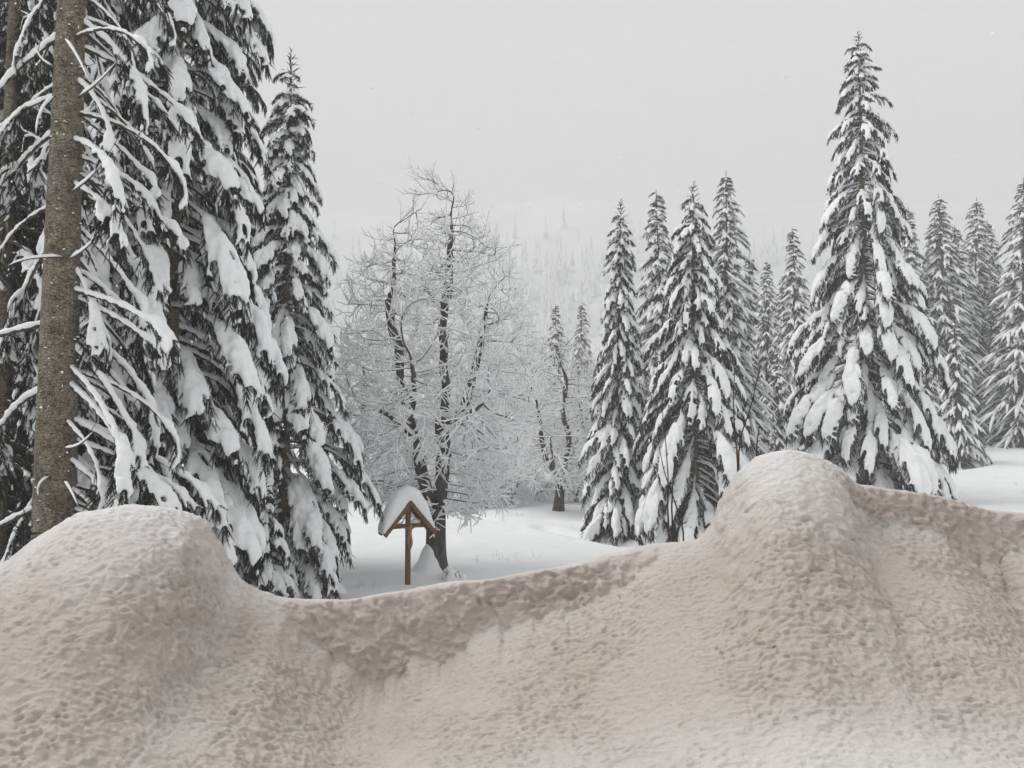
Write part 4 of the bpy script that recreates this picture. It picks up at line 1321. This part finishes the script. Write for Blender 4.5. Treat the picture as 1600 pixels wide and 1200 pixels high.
# ---- rail fence across the meadow
f0 = at(470, 757, 39.0); f1 = at(668, 771, 43.0)
fd = Vector((f1.x - f0.x, f1.y - f0.y, 0)); FL = fd.length
fence = tag(empty('rail_fence', (f0.x, f0.y, G(f0.x, f0.y)), math.atan2(fd.y, fd.x)), 'grey wooden rail fence topped with snow behind the large bare tree', 'fence')
npost = 5
for k in range(npost):
    x = FL * k / (npost - 1)
    mb = MB(); box(mb, (x, 0, 0.50), (0.13, 0.13, 1.30))
    bevel(link('post', mb.mesh('post', [M_FENCE], False), fence), 0.01)
    mb = MB(); tube(mb, np.array([[x, 0, 1.12], [x, 0, 1.20], [x, 0, 1.29]]), [0.10, 0.12, 0.05], 8)
    link('post_snow', mb.mesh('post_snow', [M_SNOW]), fence)
for k in range(npost - 1):
    xa, xb = FL * k / (npost - 1), FL * (k + 1) / (npost - 1)
    for q in range(5):
        z = 0.16 + 0.19 * q
        mb = MB(); sag = rsd.uniform(-.02, .02)
        tube(mb, np.array([[xa - 0.1, -0.09, z], [(xa + xb) / 2, -0.095, z - 0.02 + sag], [xb + 0.1, -0.09, z + rsd.uniform(-.02, .02)]]), [0.055, 0.06, 0.05], 7, 0, 0.95)
        rl = link('rail', mb.mesh('rail', [M_FENCE]), fence)
        mb = MB(); n = 12; x = np.linspace(xa, xb, n)
        amp_ = 0.05 if q < 4 else 0.12
        rr = capsule_radii(n, amp_, None, 0.08, 0.08) * (0.8 + 0.3 * perlin(np.stack([x * 2, x * 0 + q, x * 0], 1)))
        tube(mb, np.stack([x, np.full(n, -0.09), z + 0.05 + rr * 0.4], 1), rr, 7, 0, 0.8)
        link('snow', mb.mesh('rail_snow', [M_SNOW]), rl)


# ---- thin bare stems behind the bank
def stems(label, lines, Y, leaf=False):
    a0 = at(lines[0][0][0], lines[0][0][1], Y)
    z0 = a0.z - 0.9
    root = tag(empty('bare_shrub', (a0.x, Y, z0)), label, 'shrub', 'thin bare shrubs behind the bank')
    rs = np.random.RandomState(int(Y * 10))
    for ln, th in lines_r(lines):
        P = np.array([np.array(at(px, py, Y + 0.05 * k)) for k, (px, py) in enumerate(ln)])
        P = np.vstack([[P[0][0] * 0.3 + a0.x * 0.7, Y, z0], P])
        t = np.linspace(0, len(P) - 1, 22); x = np.arange(len(P))
        Q = np.stack([np.interp(t, x, P[:, c]) for c in range(3)], 1)
        Q[1:-1] = 0.25 * Q[:-2] + 0.5 * Q[1:-1] + 0.25 * Q[2:]
        Q[:, 0] += 0.006 * perlin(Q * 6.0)
        mb = MB(); tube(mb, Q - np.array([a0.x, Y, z0]), np.linspace(th, th * 0.35, 22), 6)
        for k in range(8, 21, 3):                                  # buds
            d = unit(Q[k] - Q[k - 1] + np.array([rs.choice([-1, 1]) * 0.06, 0, 0.0]))
            b = Q[k] - np.array([a0.x, Y, z0])
            tube(mb, np.stack([b, b + d * 0.03]), [th * 0.6, th * 0.2], 4)
        st = link('stem', mb.mesh('stem', [M_STEM]), root)
    return root


def lines_r(lines):
    return [(ln, 0.0105 if k < 2 else 0.009) for k, ln in enumerate(lines)]


stems('clump of thin dark bare stems rising behind the bank beside the broad spruce', [[(1047, 850), (1043, 800), (1044, 735), (1035, 640)], [(1052, 852), (1049, 790), (1052, 740), (1055, 720)], [(1070, 838), (1056, 790), (1040, 745), (1028, 690)]], 6.6)
stems('two bare stems with a withered brown leaf beside the larger snow mound', [[(1153, 712), (1149, 690), (1146, 640), (1147, 575)], [(1154, 712), (1158, 680), (1172, 640), (1188, 572)]], 6.9)
stems('single short bare stem against the gap spruces at the larger mound', [[(1182, 712), (1183, 690), (1187, 665)]], 7.1)
sp_ = at(1152, 705, 6.88)
mb = MB(); tube(mb, np.array([[0, 0, -0.05], [0.005, -0.01, 0.0], [-0.012, 0, 0.05]]), [0.004, 0.014, 0.003], 5, 0, 0.3)
shr = [o for o in COL.objects if o.name.startswith('bare_shrub')][1]
link('leaf', mb.mesh('leaf', [M_LEAF]), shr, tuple(np.array(sp_) - np.array(shr.location)))

# ---- small snowed over stump by the maple and grass blades poking through the snow
loc = place(706, 21.2)
mb = MB()
for (x, y, z, r) in ((0, 0, 0.10, 0.20), (0.17, 0.05, 0.07, 0.15), (-0.14, 0.05, 0.16, 0.13), (-0.05, -0.05, 0.30, 0.09), (0.30, 0, 0.04, 0.12)):
    tube(mb, np.array([[x, y, z - r], [x, y, z - r * 0.3], [x, y, z + r * 0.3], [x, y, z + r * 0.8]]), [r * 0.9, r, r * 0.85, r * 0.2], 10)
stump = tag(link('snow_covered_stump', remeshed(mb, 'snow_covered_stump', 0.03, M_SNOW, 2, 0.02, 5.0), None, loc), 'small snow smothered stump beside the foot of the large bare tree', 'stump')
mb = MB()
for k in range(4):
    a = np.array([rsd.uniform(-.15, .3), -0.12, 0.05]); tube(mb, np.stack([a, a + [rsd.uniform(-.06, .06), -0.05, 0.12], a + [rsd.uniform(-.12, .12), -0.08, 0.2]]), [0.012, 0.009, 0.004], 4)
link('twig', mb.mesh('twig', [M_STEM]), stump)

mb = MB()
rg = np.random.RandomState(5)
for (px, Y, k) in ((568, 19.5, 4), (592, 19.8, 2), (780, 24.5, 6), (800, 24.0, 5), (835, 24.6, 4), (742, 23.5, 4), (900, 30, 5), (870, 31, 4), (1560, 34, 3), (1580, 32, 3), (1600, 30, 4), (1525, 37, 3), (790, 33, 8), (810, 33.5, 8)):
    for q in range(k):
        x, y, z = place(px + rg.uniform(-9, 9), Y + rg.uniform(-.4, .4))
        h = rg.uniform(0.12, 0.30); a = rg.uniform(0, 6.3); l = rg.uniform(0.03, 0.14)
        P = np.array([[x, y, z - 0.02], [x + l * 0.3 * math.cos(a), y + l * .3 * math.sin(a), z + h * 0.6], [x + l * math.cos(a), y + l * math.sin(a), z + h]])
        tube(mb, P, [0.005, 0.004, 0.002], 3)
tag(link('dry_grass', mb.mesh('dry_grass', [M_GRASS])), 'sparse dry grass blades poking through the meadow snow', kind='stuff')

# ---- snowflakes in the air
mb = MB()
rf = np.random.RandomState(99)
for k in range(900):
    Y = rf.uniform(2.2, 12.0)
    x = rf.uniform(-0.8, 0.8) * Y; z = rf.uniform(4.2, 4.4 + 0.62 * Y)
    r = rf.uniform(0.0025, 0.0058)
    c = np.array([x, Y, z])
    ax = np.array([1, 1, rf.uniform(1.0, 1.9)])
    V = np.array([[1, 0, 0], [-1, 0, 0], [0, 1, 0], [0, -1, 0], [0, 0, 1], [0, 0, -1]], float) * rf.uniform(0.6, 1.3, (6, 1)) * ax * r
    mb.add(V + c, [[0, 2, 4], [2, 1, 4], [1, 3, 4], [3, 0, 4], [2, 0, 5], [1, 2, 5], [3, 1, 5], [0, 3, 5]])
tag(link('falling_snow', mb.mesh('falling_snow', [M_SNOW])), 'loose snowflakes drifting down through the air', kind='stuff')

# ---- haze of the snowfall
m = bpy.data.materials.new('snowfall_haze'); m.use_nodes = True
nt = m.node_tree
nt.nodes.clear()
ou = nt.nodes.new('ShaderNodeOutputMaterial'); pv = nt.nodes.new('ShaderNodeVolumePrincipled')
pv.inputs['Color'].default_value = (0.72, 0.725, 0.73, 1)
pv.inputs['Density'].default_value = HAZE_DENSITY
pv.inputs['Anisotropy'].default_value = 0.0
nt.links.new(pv.outputs[0], ou.inputs['Volume'])
mb = MB()
box(mb, (0, 0, (296 - 6) / 2), (1700, 1700, 302))
tag(link('haze', mb.mesh('haze', [m], False)), 'pale veil of snowfall thickening with distance', kind='stuff')
